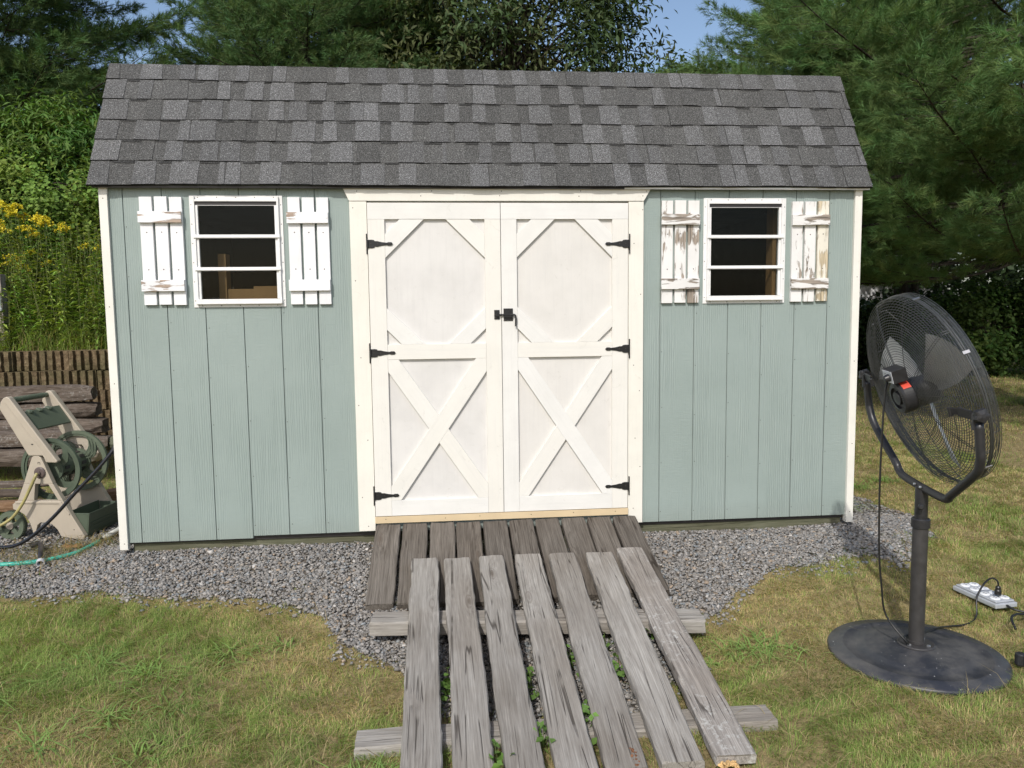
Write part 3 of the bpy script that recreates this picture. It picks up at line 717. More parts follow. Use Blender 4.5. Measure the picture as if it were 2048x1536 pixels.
def lawn():
    r=np.random.default_rng(5); xs=[];ys=[];ss=[]
    for (x0,x1,y0,y1,n,sc) in ((-1.6,5.2,-2.75,-.2,390000,.9),(-2.6,-.1,-.1,2.6,22000,1.4),(4.1,6.6,-.3,3,62000,1.35),(4.2,12,3,8,62000,2.1),(4.5,19,8,20,60000,3.6),(5.2,9.5,-2.3,3,26000,1.5)):
        xs.append(r.uniform(x0,x1,n)); ys.append(r.uniform(y0,y1,n)); ss.append(np.full(n,sc))
    x=np.concatenate(xs);y=np.concatenate(ys);s=np.concatenate(ss)
    g=in_gravel(x,y,.11)|((x>-.1)&(x<4.2)&(y>0)&(y<2.5))
    fr_=in_gravel(x,y-.05,.40); fr2=in_gravel(x,y-.12,.35); keep=~g|(g&~fr_&(r.random(len(x))<.35))|(g&~fr2&(r.random(len(x))<.06)); keep&=~(~g&fr_&(r.random(len(x))<.35))
    under=(x>1.48)&(x<2.8)&(y>-2.1)&(y<-.4); keep&=~(under&(r.random(len(x))<.55))
    keep&=np.hypot(x-FANB[0],y-FANB[1])>.335
    # patchiness
    dry=fbm(x*1.35+3,y*1.6+1,7); fine=fbm(x*6,y*6,17)
    green=np.clip((fbm(x*.9+9,y*1.1,51)-.42)*4.2+(x<1.0)*(.28)+ (fine-.5)*1.1,0,1)
    bare=(fine*.55+dry*.45)>.60
    keep&=~(bare&(r.random(len(x))<.45))
    x,y,s,dry,green,fine=[q[keep] for q in (x,y,s,dry,green,fine)]; n=len(x)
    edge=in_gravel(x,y+.10,.16)
    h=(r.uniform(.013,.036,n)*(.75+.75*green))*np.sqrt(s)
    h=np.where(edge,h*.7,h)
    w=r.uniform(.0014,.0031,n)*s
    straw=np.array([.54,.44,.25]); tan=np.array([.40,.32,.16]); gr=np.array([.155,.235,.055]); gr2=np.array([.27,.335,.105])
    q=r.random(n)
    mixg=np.clip(.36+.60*green+r.normal(0,.15,n),0,1)[:,None]
    gr=gr*1.06; gr2=gr2*1.08; gcol=gr+(gr2-gr)*r.random(n)[:,None]; dcol=tan+(straw-tan)*r.random(n)[:,None]
    c=np.where((q<mixg[:,0])[:,None],gcol,dcol)*(.75+.5*r.random(n))[:,None]
    # combed tufts: neighbouring blades lean the same way
    az=vnoise(x*7,y*7,77)*12+r.normal(0,.8,n); lean=np.clip(r.gamma(2.2,.42,n),.1,2.2)
    blades(x,y,H(x,y)-.002,h,w,lean,az,c,'lawn_grass','patchy lawn, green and drought-browned short grass','grass')
    # dead stems and clippings lying over the turf
    r=np.random.default_rng(8); n=2600
    x=r.uniform(-1.2,5,n); y=r.uniform(-2.6,.1,n); k=(~in_gravel(x,y,.1)|(r.random(n)<.03))&(np.hypot(x-FANB[0],y-FANB[1])>.37)&~((x>1.45)&(x<2.8))
    x,y=x[k],y[k]; n=len(x)
    c=np.array([.42,.34,.19])*(.6+.6*r.random(n))[:,None]
    blades(x,y,H(x,y)+.012,r.uniform(.03,.075,n),r.uniform(.0015,.003,n),r.uniform(1.6,2.6,n),r.uniform(0,6.3,n),c,'dry_clippings','pale dry grass clippings lying over the lawn','dry grass')
lawn()
def crabgrass(pts,name,label,seed):
    r=np.random.default_rng(seed); X=[];Y=[];Z=[];Hh=[];A=[]
    for (px,py,n,sp) in pts:
        a=r.uniform(0,2*np.pi,n); d=np.abs(r.normal(0,sp*.75,n)); X.append(px+np.cos(a)*d); Y.append(py+np.sin(a)*d); A.append(a+r.normal(0,1.3,n)); Hh.append(r.uniform(.35,.8,n)*sp*.8)
    x,y,a,h=map(np.concatenate,(X,Y,A,Hh)); n=len(x)
    c=np.array([.20,.31,.085])*(.8+.45*r.random(n))[:,None]
    return blades(x,y,H(x,y)+.004,h,r.uniform(.004,.0075,n),r.uniform(1.3,2.4,n),a,c,name,label,'weeds',mat=M_leaf,flat=.45)
crabgrass([(.17,-1.02,64,.13),(.42,-1.12,64,.12),(.72,-1.0,59,.11),(.60,-1.42,43,.09),(-.20,-1.25,86,.15),(.38,-1.45,54,.10),(1.42,-2.02,150,.14),(1.30,-2.12,216,.12),(1.48,-1.93,54,.08),(.62,-1.72,54,.10),(.2,-1.6,54,.12),(.95,-.93,32,.06)],'crabgrass','bright broad-bladed crabgrass tufts in the lawn left of the ramp',4)
crabgrass([(3.02,-1.24,75,.13),(3.10,-1.22,43,.11),(3.2,-1.30,27,.06),(2.83,-1.30,32,.05),(4.35,.55,108,.14),(4.55,-.15,32,.07),(4.9,1.2,108,.12),(5.2,1.35,90,.1)],'crabgrass','bright broad-bladed crabgrass tufts in the lawn right of the ramp',6)
def straw_litter():
    r=np.random.default_rng(12); n=700
    x=np.concatenate([r.normal(-.62,.14,350),r.normal(-.42,.10,170),r.uniform(-1.2,-.2,180)]); y=np.concatenate([r.normal(.18,.11,350),r.normal(.36,.08,170),r.uniform(-.2,.5,180)])
    c=np.array([.40,.31,.15])*(.6+.6*r.random(n))[:,None]; c[::5]=np.array([.12,.17,.05])
    blades(x,y,H(x,y)+.010,r.uniform(.03,.09,n),r.uniform(.0015,.003,n),r.uniform(1.3,2.6,n),r.uniform(0,6.3,n),c,'straw_litter','dry straw scattered on the gravel in front of the hose reel','straw')
straw_litter()

# ------------------------------------------------------------------ leaf and needle engines
def unit(a): return a/(np.linalg.norm(a,axis=-1,keepdims=True)+1e-9)
def visible(P,mx=1.45,mz=1.5):
    q=P-CAM; d=q@fw; x=q@rt/np.maximum(d,.01); y=q@up/np.maximum(d,.01)
    return (d>.3)&(np.abs(x)<.665*mx)&(y<.50*mz)&(y>-.6)
def leafmesh(C,N,size,asp,col,r,droop=.35,fold=.25):
    """leaves: centre, preferred normal; each a folded kite of four triangles"""
    n=len(C); nn=unit(N+r.normal(0,.55,(n,3)))
    t=r.normal(size=(n,3)); t[:,2]-=droop*1.5; t=unit(t-nn*np.sum(t*nn,1,keepdims=True)); b=np.cross(nn,t)
    s=size[:,None]; w=s*asp
    p0=C-t*s*.5; p2=C+t*s*.5-nn*s*.12; p1=C-t*s*.05+b*w*.5+nn*s*fold*.25; p3=C-t*s*.05-b*w*.5+nn*s*fold*.25
    V=np.stack([p0,p1,p2,p3],1).reshape(-1,3); i=np.arange(n)*4
    F=np.concatenate([np.stack([i,i+1,i+2],1),np.stack([i,i+2,i+3],1)]); return V,F,np.concatenate([col,col*.93])
def limbs_mesh(name,segs,mat,parent,k=6,taper=True):
    b=MB()
    for P,r0,r1 in segs:
        n=len(P); b.tube(P,[r0+(r1-r0)*i/(n-1) for i in range(n)],k,cap=False)
    return mk(name,np.array(b.V),np.array(b.F),mat,parent,smooth=True)
M_bark=mat_bark('grey_bark',(.035,.03,.025),(.14,.12,.10)); M_bark2=mat_bark('dark_bark',(.02,.016,.013),(.08,.065,.05))
def broadleaf(name,base,crown,radii,label,nclump,nleaf,lsize,asp,col,seed,cat='tree',group=None,clr=.42,trunk_r=.12,droop=.4,holes=.0,cut=1.5,flat=.8,mat=None):
    r=np.random.default_rng(seed); base=np.array(base,float); crown=np.array(crown,float); radii=np.array(radii,float)
    th=thing(name,base,label,cat,group)
    u=unit(r.normal(size=(nclump*3,3))); rad=r.uniform(.45,1.0,len(u))**.6
    C=crown+u*rad[:,None]*radii
    q=fbm(C[:,0]*.9+seed,C[:,2]*.9+C[:,1]*.6,seed+5); C=C[(q>.5-holes*-1-.28)|(r.random(len(C))<.25)] if holes else C
    C=C[:nclump]
    nl=r.integers(int(nleaf*.6),int(nleaf*1.4),len(C)); idx=np.repeat(np.arange(len(C)),nl)
    L=C[idx]+r.normal(size=(len(idx),3))*clr*np.array([.6,.6,.6*flat])
    k=visible(L,cut,cut); L=L[k]; idx=idx[k]
    outw=unit((L-crown)/radii)*.5+np.array([0,-.15,.75])
    tint=(.80+.4*r.random(len(C)))[idx]*(.78+.44*r.random(len(idx)))
    c=np.array(col)[None]*tint[:,None]; c[:,0]*=(.85+.45*r.random(len(C)))[idx]
    sz=lsize*r.uniform(.65,1.25,len(idx))
    V,F,cc=leafmesh(L,outw,sz,asp,c,r,droop)
    mk('crown',V,F,mat or M_leaf,th,cols=np.clip(cc,0,.6))
    top=crown+np.array([0,0,radii[2]*.5]); mid=(base+crown)/2+r.normal(0,.06,3)*np.linalg.norm(crown-base)*.3
    tp=smoothpath([base-np.array([0,0,.1]),mid,crown,top],5)
    limbs_mesh('trunk',[(tp,trunk_r,trunk_r*.25)],M_bark2,th,8)
    seg=[]; cs=C[visible(C,cut,cut)]
    for p in cs[r.permutation(len(cs))[:min(len(cs),90)]]:
        t=np.clip(r.uniform(.45,.95),0,1); s=tp[int(t*(len(tp)-1))]; m_=(s+p)/2+r.normal(0,.08,3)*np.linalg.norm(p-s)+np.array([0,0,.06*np.linalg.norm(p-s)])
        seg.append((smoothpath([s,m_,p],3),trunk_r*.22,.006))
    if seg: limbs_mesh('branches',seg,M_bark2,th,4)
    return th
def shoots(P,A,L,n,w,col,r):
    """pine shoots: n needles fanned forward along a short twig at P with axis A"""
    m_=len(P); idx=np.repeat(np.arange(m_),n); t=np.tile(np.linspace(0,1,n),m_)
    a=A[idx]; s=r.normal(size=(len(idx),3)); s=unit(s-a*np.sum(s*a,1,keepdims=True))
    ang=r.uniform(.35,1.15,len(idx))*(1-.35*t); d=a*np.cos(ang)[:,None]+s*np.sin(ang)[:,None]
    d[:,2]-=.10; l=(L[idx]*r.uniform(.6,1.0,len(idx)))[:,None]
    b=P[idx]+a*(L[idx]*t*.9)[:,None]; sd=unit(np.cross(d,r.normal(size=d.shape)))*(w/2)
    V=np.stack([b-sd,b+sd,b+d*l],1).reshape(-1,3); F=np.arange(len(V)).reshape(-1,3)
    return V,F,col[idx]*(.8+.4*r.random(len(idx)))[:,None]
def pine(name,base,h,zc,R,label,seed,step=.55,nb=6,tl=.12,nn=16,w=.006,col=(.060,.105,.048),sp=.10,azr=None,cut=1.35,group=None,gap=.17,up_t=.16,jit=.35,puff=2,inner=.22):
    """white pine: whorls of long boughs, each bough a flat fan of side shoots, dark gaps between the fans"""
    r=np.random.default_rng(seed); base=np.array(base,float); th=thing(name,base,label,'tree',group)
    z=zc; P=[];A=[];T=[];K=[]; seg=[]
    while z<h:
        f=(z-zc)/(h-zc); Lz=R*(1-f)**.7*(.60+.85*min(1,f*5+.40))
        a0=r.uniform(0,6.28)
        for k in range(nb):
            az=(a0+2*np.pi*(k+r.uniform(-.3,.3))/nb) if azr is None else azr[0]+(azr[1]-azr[0])*(k+r.random())/nb
            L=Lz*r.uniform(.70,1.12)
            if L<.3: continue
            s=base+np.array([0,0,z+r.uniform(-jit,jit)*step]); d=np.array([math.cos(az),math.sin(az),0]); sag=r.uniform(-.16,.06)
            pt=np.array([s+d*L*t+np.array([0,0,L*(sag*t-(.10*math.sin(math.pi*t*.9))+up_t*t*t)]) for t in np.linspace(0,1,8)])
            if not visible(pt[4:],cut+.2,cut+.3).any(): continue
            seg.append((pt,.008+.007*L,.003)); tb=r.uniform(0,1)
            side=np.array([-d[1],d[0],0]); nsub=int(L*(1.22-inner)/gap)+2
            for j in range(nsub):
                t=inner+(1-inner)*(j+.5+r.uniform(-.3,.3))/nsub; q=t*7; i=min(int(q),6); o=pt[i]+(pt[i+1]-pt[i])*(q-i)
                sl=min(.16+.40*L*(1.02-t)*min(1,t*2.2),.85)*r.uniform(.7,1.15)
                for sg in (-1,1):
                    dd=unit(d*r.uniform(.55,.95)+side*sg*r.uniform(.6,1.0)+np.array([0,0,r.uniform(-.02,.22)]))
                    if r.random()<.3: seg.append(([o,o+dd*sl*.5,o+dd*sl*.9],.004,.0015))
                    ns=max(1,int(sl/sp))
                    for m_ in range(ns+1):
                        v=(m_+r.random()*.6)/(ns+.6); e=o+dd*sl*v
                        for _ in range(1 if m_<ns else puff+1):
                            P.append(e+r.normal(0,.02,3)); A.append(unit(dd+r.normal(0,.38,3)+np.array([0,0,.42]))); T.append(min(1.,max(0.,.55*tb+.45*r.random()+.12*(m_==ns))))
            for _ in range(puff+2): P.append(pt[-1]+r.normal(0,.02,3));A.append(unit(d+r.normal(0,.4,3)+np.array([0,0,.4])));T.append(min(1,tb+.2))
        z+=step*r.uniform(.7,1.3)
    P=np.array(P);A=np.array(A);T=np.array(T); k=visible(P,cut,cut); P,A,T=P[k],A[k],T[k]
    c=np.array(col)[None]*(.85+1.5*T)[:,None]; c[:,0]*=1+.40*(r.random(len(T))-.35)
    V,F,cc=shoots(P,A,tl*r.uniform(.75,1.2,len(P)),nn,w,c,r)
    mk('crown',V,F,M_needle,th,cols=np.clip(cc,0,.5))
    tp=[base+np.array([.03*math.sin(q*.8),.03*math.cos(q),q]) for q in np.linspace(-.1,h,12)]
    limbs_mesh('trunk',[(tp,.03*h*.5,.03)],M_bark2,th,9)
    seg=[q for q in seg if visible(np.array([q[0][-1]]),cut,cut)[0]]
    if seg: limbs_mesh('branches',seg,M_bark2,th,3)
    STAT.append((label[:30],len(P))); return th
STAT=[]
#@@TREES
# left: dark pine, left-centre pines, middle broadleaf, right pines
hz=lambda x,y: float(H(x,y))
pine('pine_tree',(-6.15,9.2,hz(-6.15,9.2)),9.5,.9,3.1,'dark white pine at far left, rising above the sumac',31,col=(0.0420,0.0763,0.0272),tl=.13,nn=15,w=.009,step=.46,nb=14,gap=.14,jit=.4,inner=.25)
pine('pine_tree',(-.80,11.4,hz(-.80,11.4)),10.5,.9,2.2,'bluish white pine behind the left half of the roof',32,col=(0.0605,0.1060,0.0416),tl=.13,nn=16,w=.009,step=.46,nb=13,jit=.4,inner=.22)
pine('pine_tree',(.95,13.4,hz(.95,13.4)),10,.9,1.9,'slimmer white pine beside the leafy tree, behind the roof',33,col=(0.0554,0.0967,0.0368),tl=.13,nn=14,w=.010,step=.46,nb=10)
pine('pine_tree',(-.9,15.2,hz(-.9,15.2)),10.5,2.4,2.9,'far white pine showing between the left tree trunks',43,col=(0.0554,0.0986,0.0400),tl=.14,nn=12,w=.011,step=.55,nb=11,sp=.13)
broadleaf('leafy_tree',(3.3,12.2,.2),(3.25,12.0,6.5),(3.1,2.3,3.2),'dark leafy broadleaf tree behind the middle of the roof',300,110,.17,.34,(.062,.092,.036),34,clr=.50,trunk_r=.2,droop=.9)
pine('pine_tree',(10.2,11.0,-.12),13,2.7,3.3,'white pine behind the right end of the roof',35,col=(0.0622,0.1079,0.0368),tl=.13,nn=16,w=.008,step=.60,nb=12,jit=.2,inner=.4)
pine('pine_tree',(9.9,5.4,-.12),11,2.25,4.1,'large near white pine overhanging the right edge of the lawn',36,col=(0.0689,0.1190,0.0432),tl=.135,nn=34,w=.0052,step=.66,nb=13,sp=.12,gap=.15,azr=(1.75,4.9),up_t=.10,jit=.18,inner=.45)
pine('pine_tree',(12.6,8.6,-.12),12,2.9,4.3,'shaded white pine standing behind the near one at right',37,col=(0.0437,0.0781,0.0288),tl=.13,nn=14,w=.008,step=.50,nb=7)
broadleaf('leafy_sapling',(5.6,9.2,.1),(6.0,9.2,4.85),(1.15,.8,.75),'small round-leaved sapling filling the gap left of the right pines',46,90,.10,.55,(.060,.10,.030),38,clr=.3,trunk_r=.05)
broadleaf('leafy_sapling',(7.2,5.6,-.1),(6.95,5.6,4.35),(.42,.35,.75),'big-leaved sapling growing up through the pine right of the roof',16,22,.17,.62,(.058,.095,.034),39,clr=.28,trunk_r=.03)
broadleaf('sumac_bush',(-3.3,5.9,hz(-3.3,5.9)),(-3.1,5.8,3.1),(1.15,.7,.66),'feathery green sumac bush below the far left pine',120,210,.105,.26,(.09,.17,.035),40,cat='bush',clr=.30,trunk_r=.05,droop=.8)
broadleaf('vine_bush',(-3.0,4.9,hz(-3.0,4.9)),(-3.0,4.95,2.45),(1.25,.5,.55),'bright green leafy bush on the bank below the sumac',110,150,.062,.62,(.165,.25,.05),41,cat='bush',clr=.22,trunk_r=.03)
broadleaf('vine_bush',(-1.3,6.3,hz(-1.3,6.3)),(-1.5,6.3,2.9),(.95,.6,.9),'dark leafy bush on the bank close behind the shed corner',90,120,.075,.6,(.075,.125,.032),42,cat='bush',clr=.26,trunk_r=.03)
# understorey at the right, in the pines' shade
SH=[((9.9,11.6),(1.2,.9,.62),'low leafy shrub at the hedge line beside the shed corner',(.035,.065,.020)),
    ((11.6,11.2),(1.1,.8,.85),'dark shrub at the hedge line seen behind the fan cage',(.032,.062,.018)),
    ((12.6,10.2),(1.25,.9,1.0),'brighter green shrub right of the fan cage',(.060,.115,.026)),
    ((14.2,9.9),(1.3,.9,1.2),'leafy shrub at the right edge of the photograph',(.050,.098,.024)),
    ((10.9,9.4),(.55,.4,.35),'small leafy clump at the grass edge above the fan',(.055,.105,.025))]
for i,((x,y),rd,lab,c) in enumerate(SH):
    broadleaf('shrub',(x,y,-.15),(x,y,rd[2]*.85-.1),rd,lab,70,120,.10,.6,c,60+i,cat='shrub',group='shrubs along the shaded hedge line',clr=.30,trunk_r=.03,cut=1.3)
# far woodland that closes the view behind everything
def woodland():
    r=np.random.default_rng(90); n=150000
    x=r.uniform(-26,40,n); y=r.uniform(15.5,25,n)+np.abs(x-6)*.12; top=np.minimum(6.4+1.6*fbm(x*.35,y*.1,91),7.2-H(x,y))
    z=H(x,y)+r.random(n)**.9*top
    k=np.ones(n,bool)
    hole=(x>11.5)&(x<19.0)&(z>1.5)&(z<3.6); k&=~(hole&(r.random(n)<.95))
    P=np.stack([x,y,z],1)[k]; k2=visible(P,1.5,1.4); P=P[k2]; n=len(P)
    c=np.array([.030,.050,.020])*(.6+.9*r.random(n))[:,None]
    V,F,cc=leafmesh(P,np.tile([0,-.5,.6],(n,1)),r.uniform(.14,.30,n),.7,c,r)
    o=mk('far_woodland',V,F,M_leaf,None,cols=cc); o['kind']='stuff'; tag(o,'dark unbroken woodland beyond the pines','woodland')
woodland()
# thin trunks in the shade
for i,(x,y,rr) in enumerate(((10.4,13.0,.09),(12.2,12.4,.07),(13.4,13.6,.11),(15.2,12.2,.09))):
    b=MB(); P=smoothpath([(x,y,-.2),(x+.1*math.sin(i*2),y,1.6),(x+.25*math.cos(i),y,4.2)],5); b.tube(P,[rr*(1-.03*j) for j in range(len(P))],8)
    for k in range(9):
        z=.7+k*.36; q=P[min(len(P)-1,int(z/4.2*(len(P)-1)))]; a=rnd.uniform(0,6.28); L=rnd.uniform(.5,1.5)
        b.tube([(q[0],q[1],z),(q[0]+math.cos(a)*L*.5,q[1]+math.sin(a)*L*.5,z-.05),(q[0]+math.cos(a)*L,q[1]+math.sin(a)*L,z-.22)],[.012,.008,.003],4)
    o=b.build('bare_trunk',M_bark2,None); tag(o,['bare shaded trunk just right of the shed corner','thin bare trunk left of the fan cage top','stout bare trunk above the fan cage','bare trunk with dead twigs near the right edge'][i],'tree','bare trunks in the shade')
# ------------------------------------------------------------------ white house beyond
M_white=mat_simple('white_siding',(.78,.78,.78),.5,0,.05,5,.05)
hs=thing('white_house',(17,25,-.12),'white house glimpsed through the trees at right','house')
b=MB()
for k in range(18): b.box(13.2,22,25+.004*(k%2),32,-.1+k*.19,.088+k*.19)
b.build('wall',M_white,hs)
b=MB(); b.prism([(0,0),(7.6,0),(3.8,1.9)],-.1,9.1,fn=lambda x,y,z:(13.1+y,24.7+x,3.36+z)); b.build('roof',mat_simple('house_roof',(.10,.10,.10),.9),hs)
for x in (15,17.4,19.8):
    b=MB(); b.box(x,x+.9,24.96,24.999,1.2,2.4); b.build('window',M_alud,hs)

# ------------------------------------------------------------------ bank: wild plants and goldenrod
def thicket():
    r=np.random.default_rng(77); n=1500
    x=r.uniform(-4.6,.2,n); y=3.02+r.random(n)**1.2*2.6; z=H(x,y); h=r.uniform(.45,1.12,n)*np.where(y<3.3,.72,1.0)
    V=[];F=[];C=[];off=0; nl=30
    idx=np.repeat(np.arange(n),nl); t=np.tile(np.linspace(.08,1,nl),n)
    lx=r.normal(0,.10,n); ly=r.normal(-.04,.08,n)
    P=np.stack([x[idx]+lx[idx]*t*h[idx]*1.3,y[idx]+ly[idx]*t*h[idx]*1.3,z[idx]+t*h[idx]],1)
    a=r.uniform(0,6.28,len(idx)); d=np.stack([np.cos(a),np.sin(a),r.uniform(-.25,.75,len(idx))],1); d=unit(d)
    L=r.uniform(.06,.125,len(idx))*(1.15-.5*t); s=unit(np.cross(d,[0,0,1.0])); w=L*.23
    p0=P;p1=P+d*(L*.5)[:,None]+s*(w*.5)[:,None];p3=P+d*(L*.5)[:,None]-s*(w*.5)[:,None];p2=P+d*L[:,None]; p2[:,2]-=L*.28
    Vv=np.stack([p0,p1,p2,p3],1).reshape(-1,3); i=np.arange(len(idx))*4; Ff=np.concatenate([np.stack([i,i+1,i+2],1),np.stack([i,i+2,i+3],1)])
    g=np.array([.20,.31,.065]); tint=(.6+.7*r.random(n))[idx]*(.75+.5*r.random(len(idx))); c=g*tint[:,None]; c[:,0]*=(.8+.6*r.random(n))[idx]
    dead=(r.random(n)<.045)[idx]; c[dead]=np.array([.13,.10,.06])*(.7+.5*r.random(dead.sum()))[:,None]
    # stems
    sx=np.stack([x,y,z],1); tp=np.stack([x+lx*h*1.3,y+ly*h*1.3,z+h],1); ws=np.array([.003,0,0])
    V2=np.stack([sx-ws,sx+ws,tp+ws*.5,tp-ws*.5],1).reshape(-1,3); j=np.arange(n)*4+len(Vv); F2=np.concatenate([np.stack([j,j+1,j+2],1),np.stack([j,j+2,j+3],1)])
    V=np.concatenate([Vv,V2]);F=np.concatenate([Ff,F2]);C=np.concatenate([c,c*.93,np.tile([.12,.14,.05],(2*n,1))])
    o=mk('wild_plants',V,F,M_leaf,None,cols=C); o['kind']='stuff'; tag(o,'tall tangled green weeds on the bank above the block wall','weeds')
    n=9000; x=r.uniform(-4.6,.2,n); y=r.uniform(2.95,3.5,n)
    c=np.array([.22,.30,.08])*(.6+.8*r.random(n))[:,None]; c[::6]=np.array([.30,.25,.12])
    blades(x,y,H(x,y),r.uniform(.10,.38,n),r.uniform(.003,.007,n),r.uniform(.15,1.0,n),r.uniform(0,6.3,n),c,'long_grass','long grass hanging over the top of the block wall','grass')
thicket()
M_yel=mat_leaf('goldenrod_flower',.2); M_stem=mat_simple('green_stem',(.10,.13,.04),.7)
GP=[(-2.28,4.0,2.28),(-2.20,4.1,2.24),(-2.12,4.0,2.20),(-3.05,4.2,2.45),(-2.9,4.0,2.40),(-3.15,4.45,2.60),(-2.98,4.3,2.55),(-2.88,4.35,2.47),(-2.79,4.2,2.49),(-2.72,4.25,2.40),(-2.66,4.1,2.43),(-2.60,4.2,2.35),(-2.52,4.1,2.37),(-2.46,4.15,2.30),(-2.38,4.1,2.33),(-2.33,4.1,2.27),(-2.95,4.1,2.34),(-2.80,4.0,2.28),(-2.69,4.0,2.22),(-2.50,4.0,2.20),(-2.41,4.0,2.13),(-2.55,3.9,1.90),(-2.48,3.85,1.83),(-2.66,3.9,1.86),(-2.42,3.9,1.96),(-1.86,3.9,2.02),(-1.80,3.85,1.98),(-2.28,3.9,1.86),(-2.75,4.0,2.05)]
def goldenrods():
    r=np.random.default_rng(101)
    for i,(x,y,zt) in enumerate(GP):
        z0=hz(x,y); 
        pass
        lab='goldenrod in the dense yellow patch at the top left of the bank' if i<21 else ('goldenrod with sparse flower head lower down the bank' if i not in (25,26) else ('goldenrod nearest the shed corner' if i==26 else 'second goldenrod from the shed corner, on the bank'))
        th=thing('goldenrod',(x,y,z0),lab,'flower','goldenrods in the yellow patch' if i<21 else ('sparse goldenrods' if i not in (25,26) else None))
        b=MB(); top=np.array([x+r.normal(0,.04),y,zt]); b.tube([(x,y,z0),((x+top[0])/2,y,(z0+zt)/2),tuple(top)],[.005,.004,.002],5); b.build('stem',M_stem,th)
        n=60; t=r.uniform(.1,.93,n); P=np.array([x,y,z0])+(top-np.array([x,y,z0]))*t[:,None]; P+=r.normal(0,.03,(n,3))
        V,F,c=leafmesh(P,np.tile([0,-.2,1.],(n,1)),r.uniform(.06,.11,n),.2,np.array([.09,.15,.035])*(.7+.6*r.random(n))[:,None],r); mk('leaves',V,F,M_leaf,th,cols=c)
        # several arching flat sprays
        k=r.integers(5,8) if i<25 else 3; Q=[]
        for _ in range(k):
            a=r.uniform(0,6.28); L=r.uniform(.04,.11); m_=r.integers(30,55); tt=r.random(m_)
            Q.append(top+np.stack([np.cos(a)*L*tt,np.sin(a)*L*tt,-.035*tt*tt-r.uniform(0,.05)+0*tt],1)+r.normal(0,.008,(m_,3)))
        Q=np.concatenate(Q); n=len(Q)
        V,F,c=leafmesh(Q,np.tile([0,-.2,1.],(n,1)),r.uniform(.014,.026,n),.8,np.array([.74,.63,.05])*(.7+.5*r.random(n))[:,None],r); mk('flower_head',V,F,M_yel,th,cols=np.clip(c,0,.8))
goldenrods()
# ------------------------------------------------------------------ block retaining wall, timbers, firewood, stones
def blockmat():
    t=NT('split_face_block'); v=t.vmap((1,1,1)); n=t.noise(v,26,6,.7); m_=t.noise(v,3.2,4,.6)
    c=t.ramp(n,[(.3,(.07,.048,.028)),(.55,(.17,.125,.075)),(.75,(.28,.215,.135))])
    c=t.mix(t.ramp(m_,[(.45,0.),(.65,.6)]),c,(.075,.080,.035))
    return t.fin(c,.95,nrm=t.bump(n,1.0,.012),spec=.1)
def retaining_wall():
    b=MB(); r=rnd
    zt=.965
    for row in range(6):
        z1=zt-row*.176; z0=z1-.170
        x=-5.4+(row%2)*.24
        while x<.6:
            w=.475; yo=WALL_Y-.022*row+r.uniform(-.006,.006)+(.06 if (row==0 and -2.15<x<-1.9) else 0); dz=r.uniform(-.003,.003)
            xe=x+w-.006
            b.box(x,xe,yo+.034,yo+.27,z0+dz,z1+dz)
            nr=7; rw=(xe-x)/nr
            for k in range(nr):
                a=x+k*rw+r.uniform(.008,.012); c_=x+(k+1)*rw-r.uniform(.008,.012); d=r.uniform(-.004,.006)
                # rough split rib
                V=[];nz=5
                for i in range(nz):
                    zz=z0+dz+(z1-z0)*i/(nz-1); j=r.uniform(-.006,.006)
                    V+=[(a,yo+.0335,zz),(a+.006,yo+d+j,zz),(c_-.006,yo+d+j+r.uniform(-.003,.003),zz),(c_,yo+.0335,zz)]
                F=[(i*4+q,i*4+q+1,i*4+q+5,i*4+q+4) for i in range(nz-1) for q in range(3)]+[(0,3,2,1),((nz-1)*4,(nz-1)*4+1,(nz-1)*4+2,(nz-1)*4+3)]
                b.add(V,F)
            x+=w
    o=b.build('retaining_wall',blockmat(),None); tag(o,'low brown retaining wall of ribbed split-face concrete blocks','wall')
retaining_wall()
M_log=mat_weathered('old_timber',(.155,.13,.11),(.08,.062,.05),(.018,.013,.010),0,1.0,.35)
M_log2=mat_weathered('reddish_firewood',(.30,.20,.13),(.19,.11,.06),(.05,.03,.02),0,.9)
def timber(name,x0,x1,y,z,h,d,seed,label,cat='timber',mat=None,rot=0.0,group=None,parent=None):
    r=np.random.default_rng(seed); nx=26; n=12; V=[]
    L=x1-x0
    for i in range(nx):
        t=i/(nx-1); x=-L/2+L*t; e=1.0 if 0<i<nx-1 else .86
        for j in range(n):
            a=2*math.pi*j/n+.26; c,s=math.cos(a),math.sin(a); q=1/max(abs(c),abs(s))**.45
            rr=q*e*(1+.26*(vnoise(x*4+seed,j*.9,seed)-.5)+.20*(vnoise(x*15,j*2.1,seed+3)-.5)-.10*max(0,abs(x)/L-.42)*10)
            V.append((x+(vnoise(j*1.3,seed+i,5)-.5)*.03*(i in(0,nx-1)),c*rr*d/2,s*rr*h/2))
    F=[(i*n+j,(i+1)*n+j,(i+1)*n+(j+1)%n,i*n+(j+1)%n) for i in range(nx-1) for j in range(n)]; F=[f[::-1] for f in F]
    F+=[tuple(range(n-1,-1,-1)),tuple((nx-1)*n+j for j in range(n))]; F=[f for f in F]
    R=np.array([[math.cos(rot),-math.sin(rot),0],[math.sin(rot),math.cos(rot),0],[0,0,1]])
    o=mk(name,V,F,mat or M_log,parent,local=(((x0+x1)/2,y,z+h/2),R)); tag(o,label,cat,group); return o
timber('timber',-2.9,-1.11,2.10,.585,.135,.17,1,'thick grey timber, topmost of the stack against the block wall',group='old timbers stacked at the wall')
timber('timber',-2.9,-1.09,2.12,.452,.130,.17,2,'old timber second from the top of its stack',group='old timbers stacked at the wall')
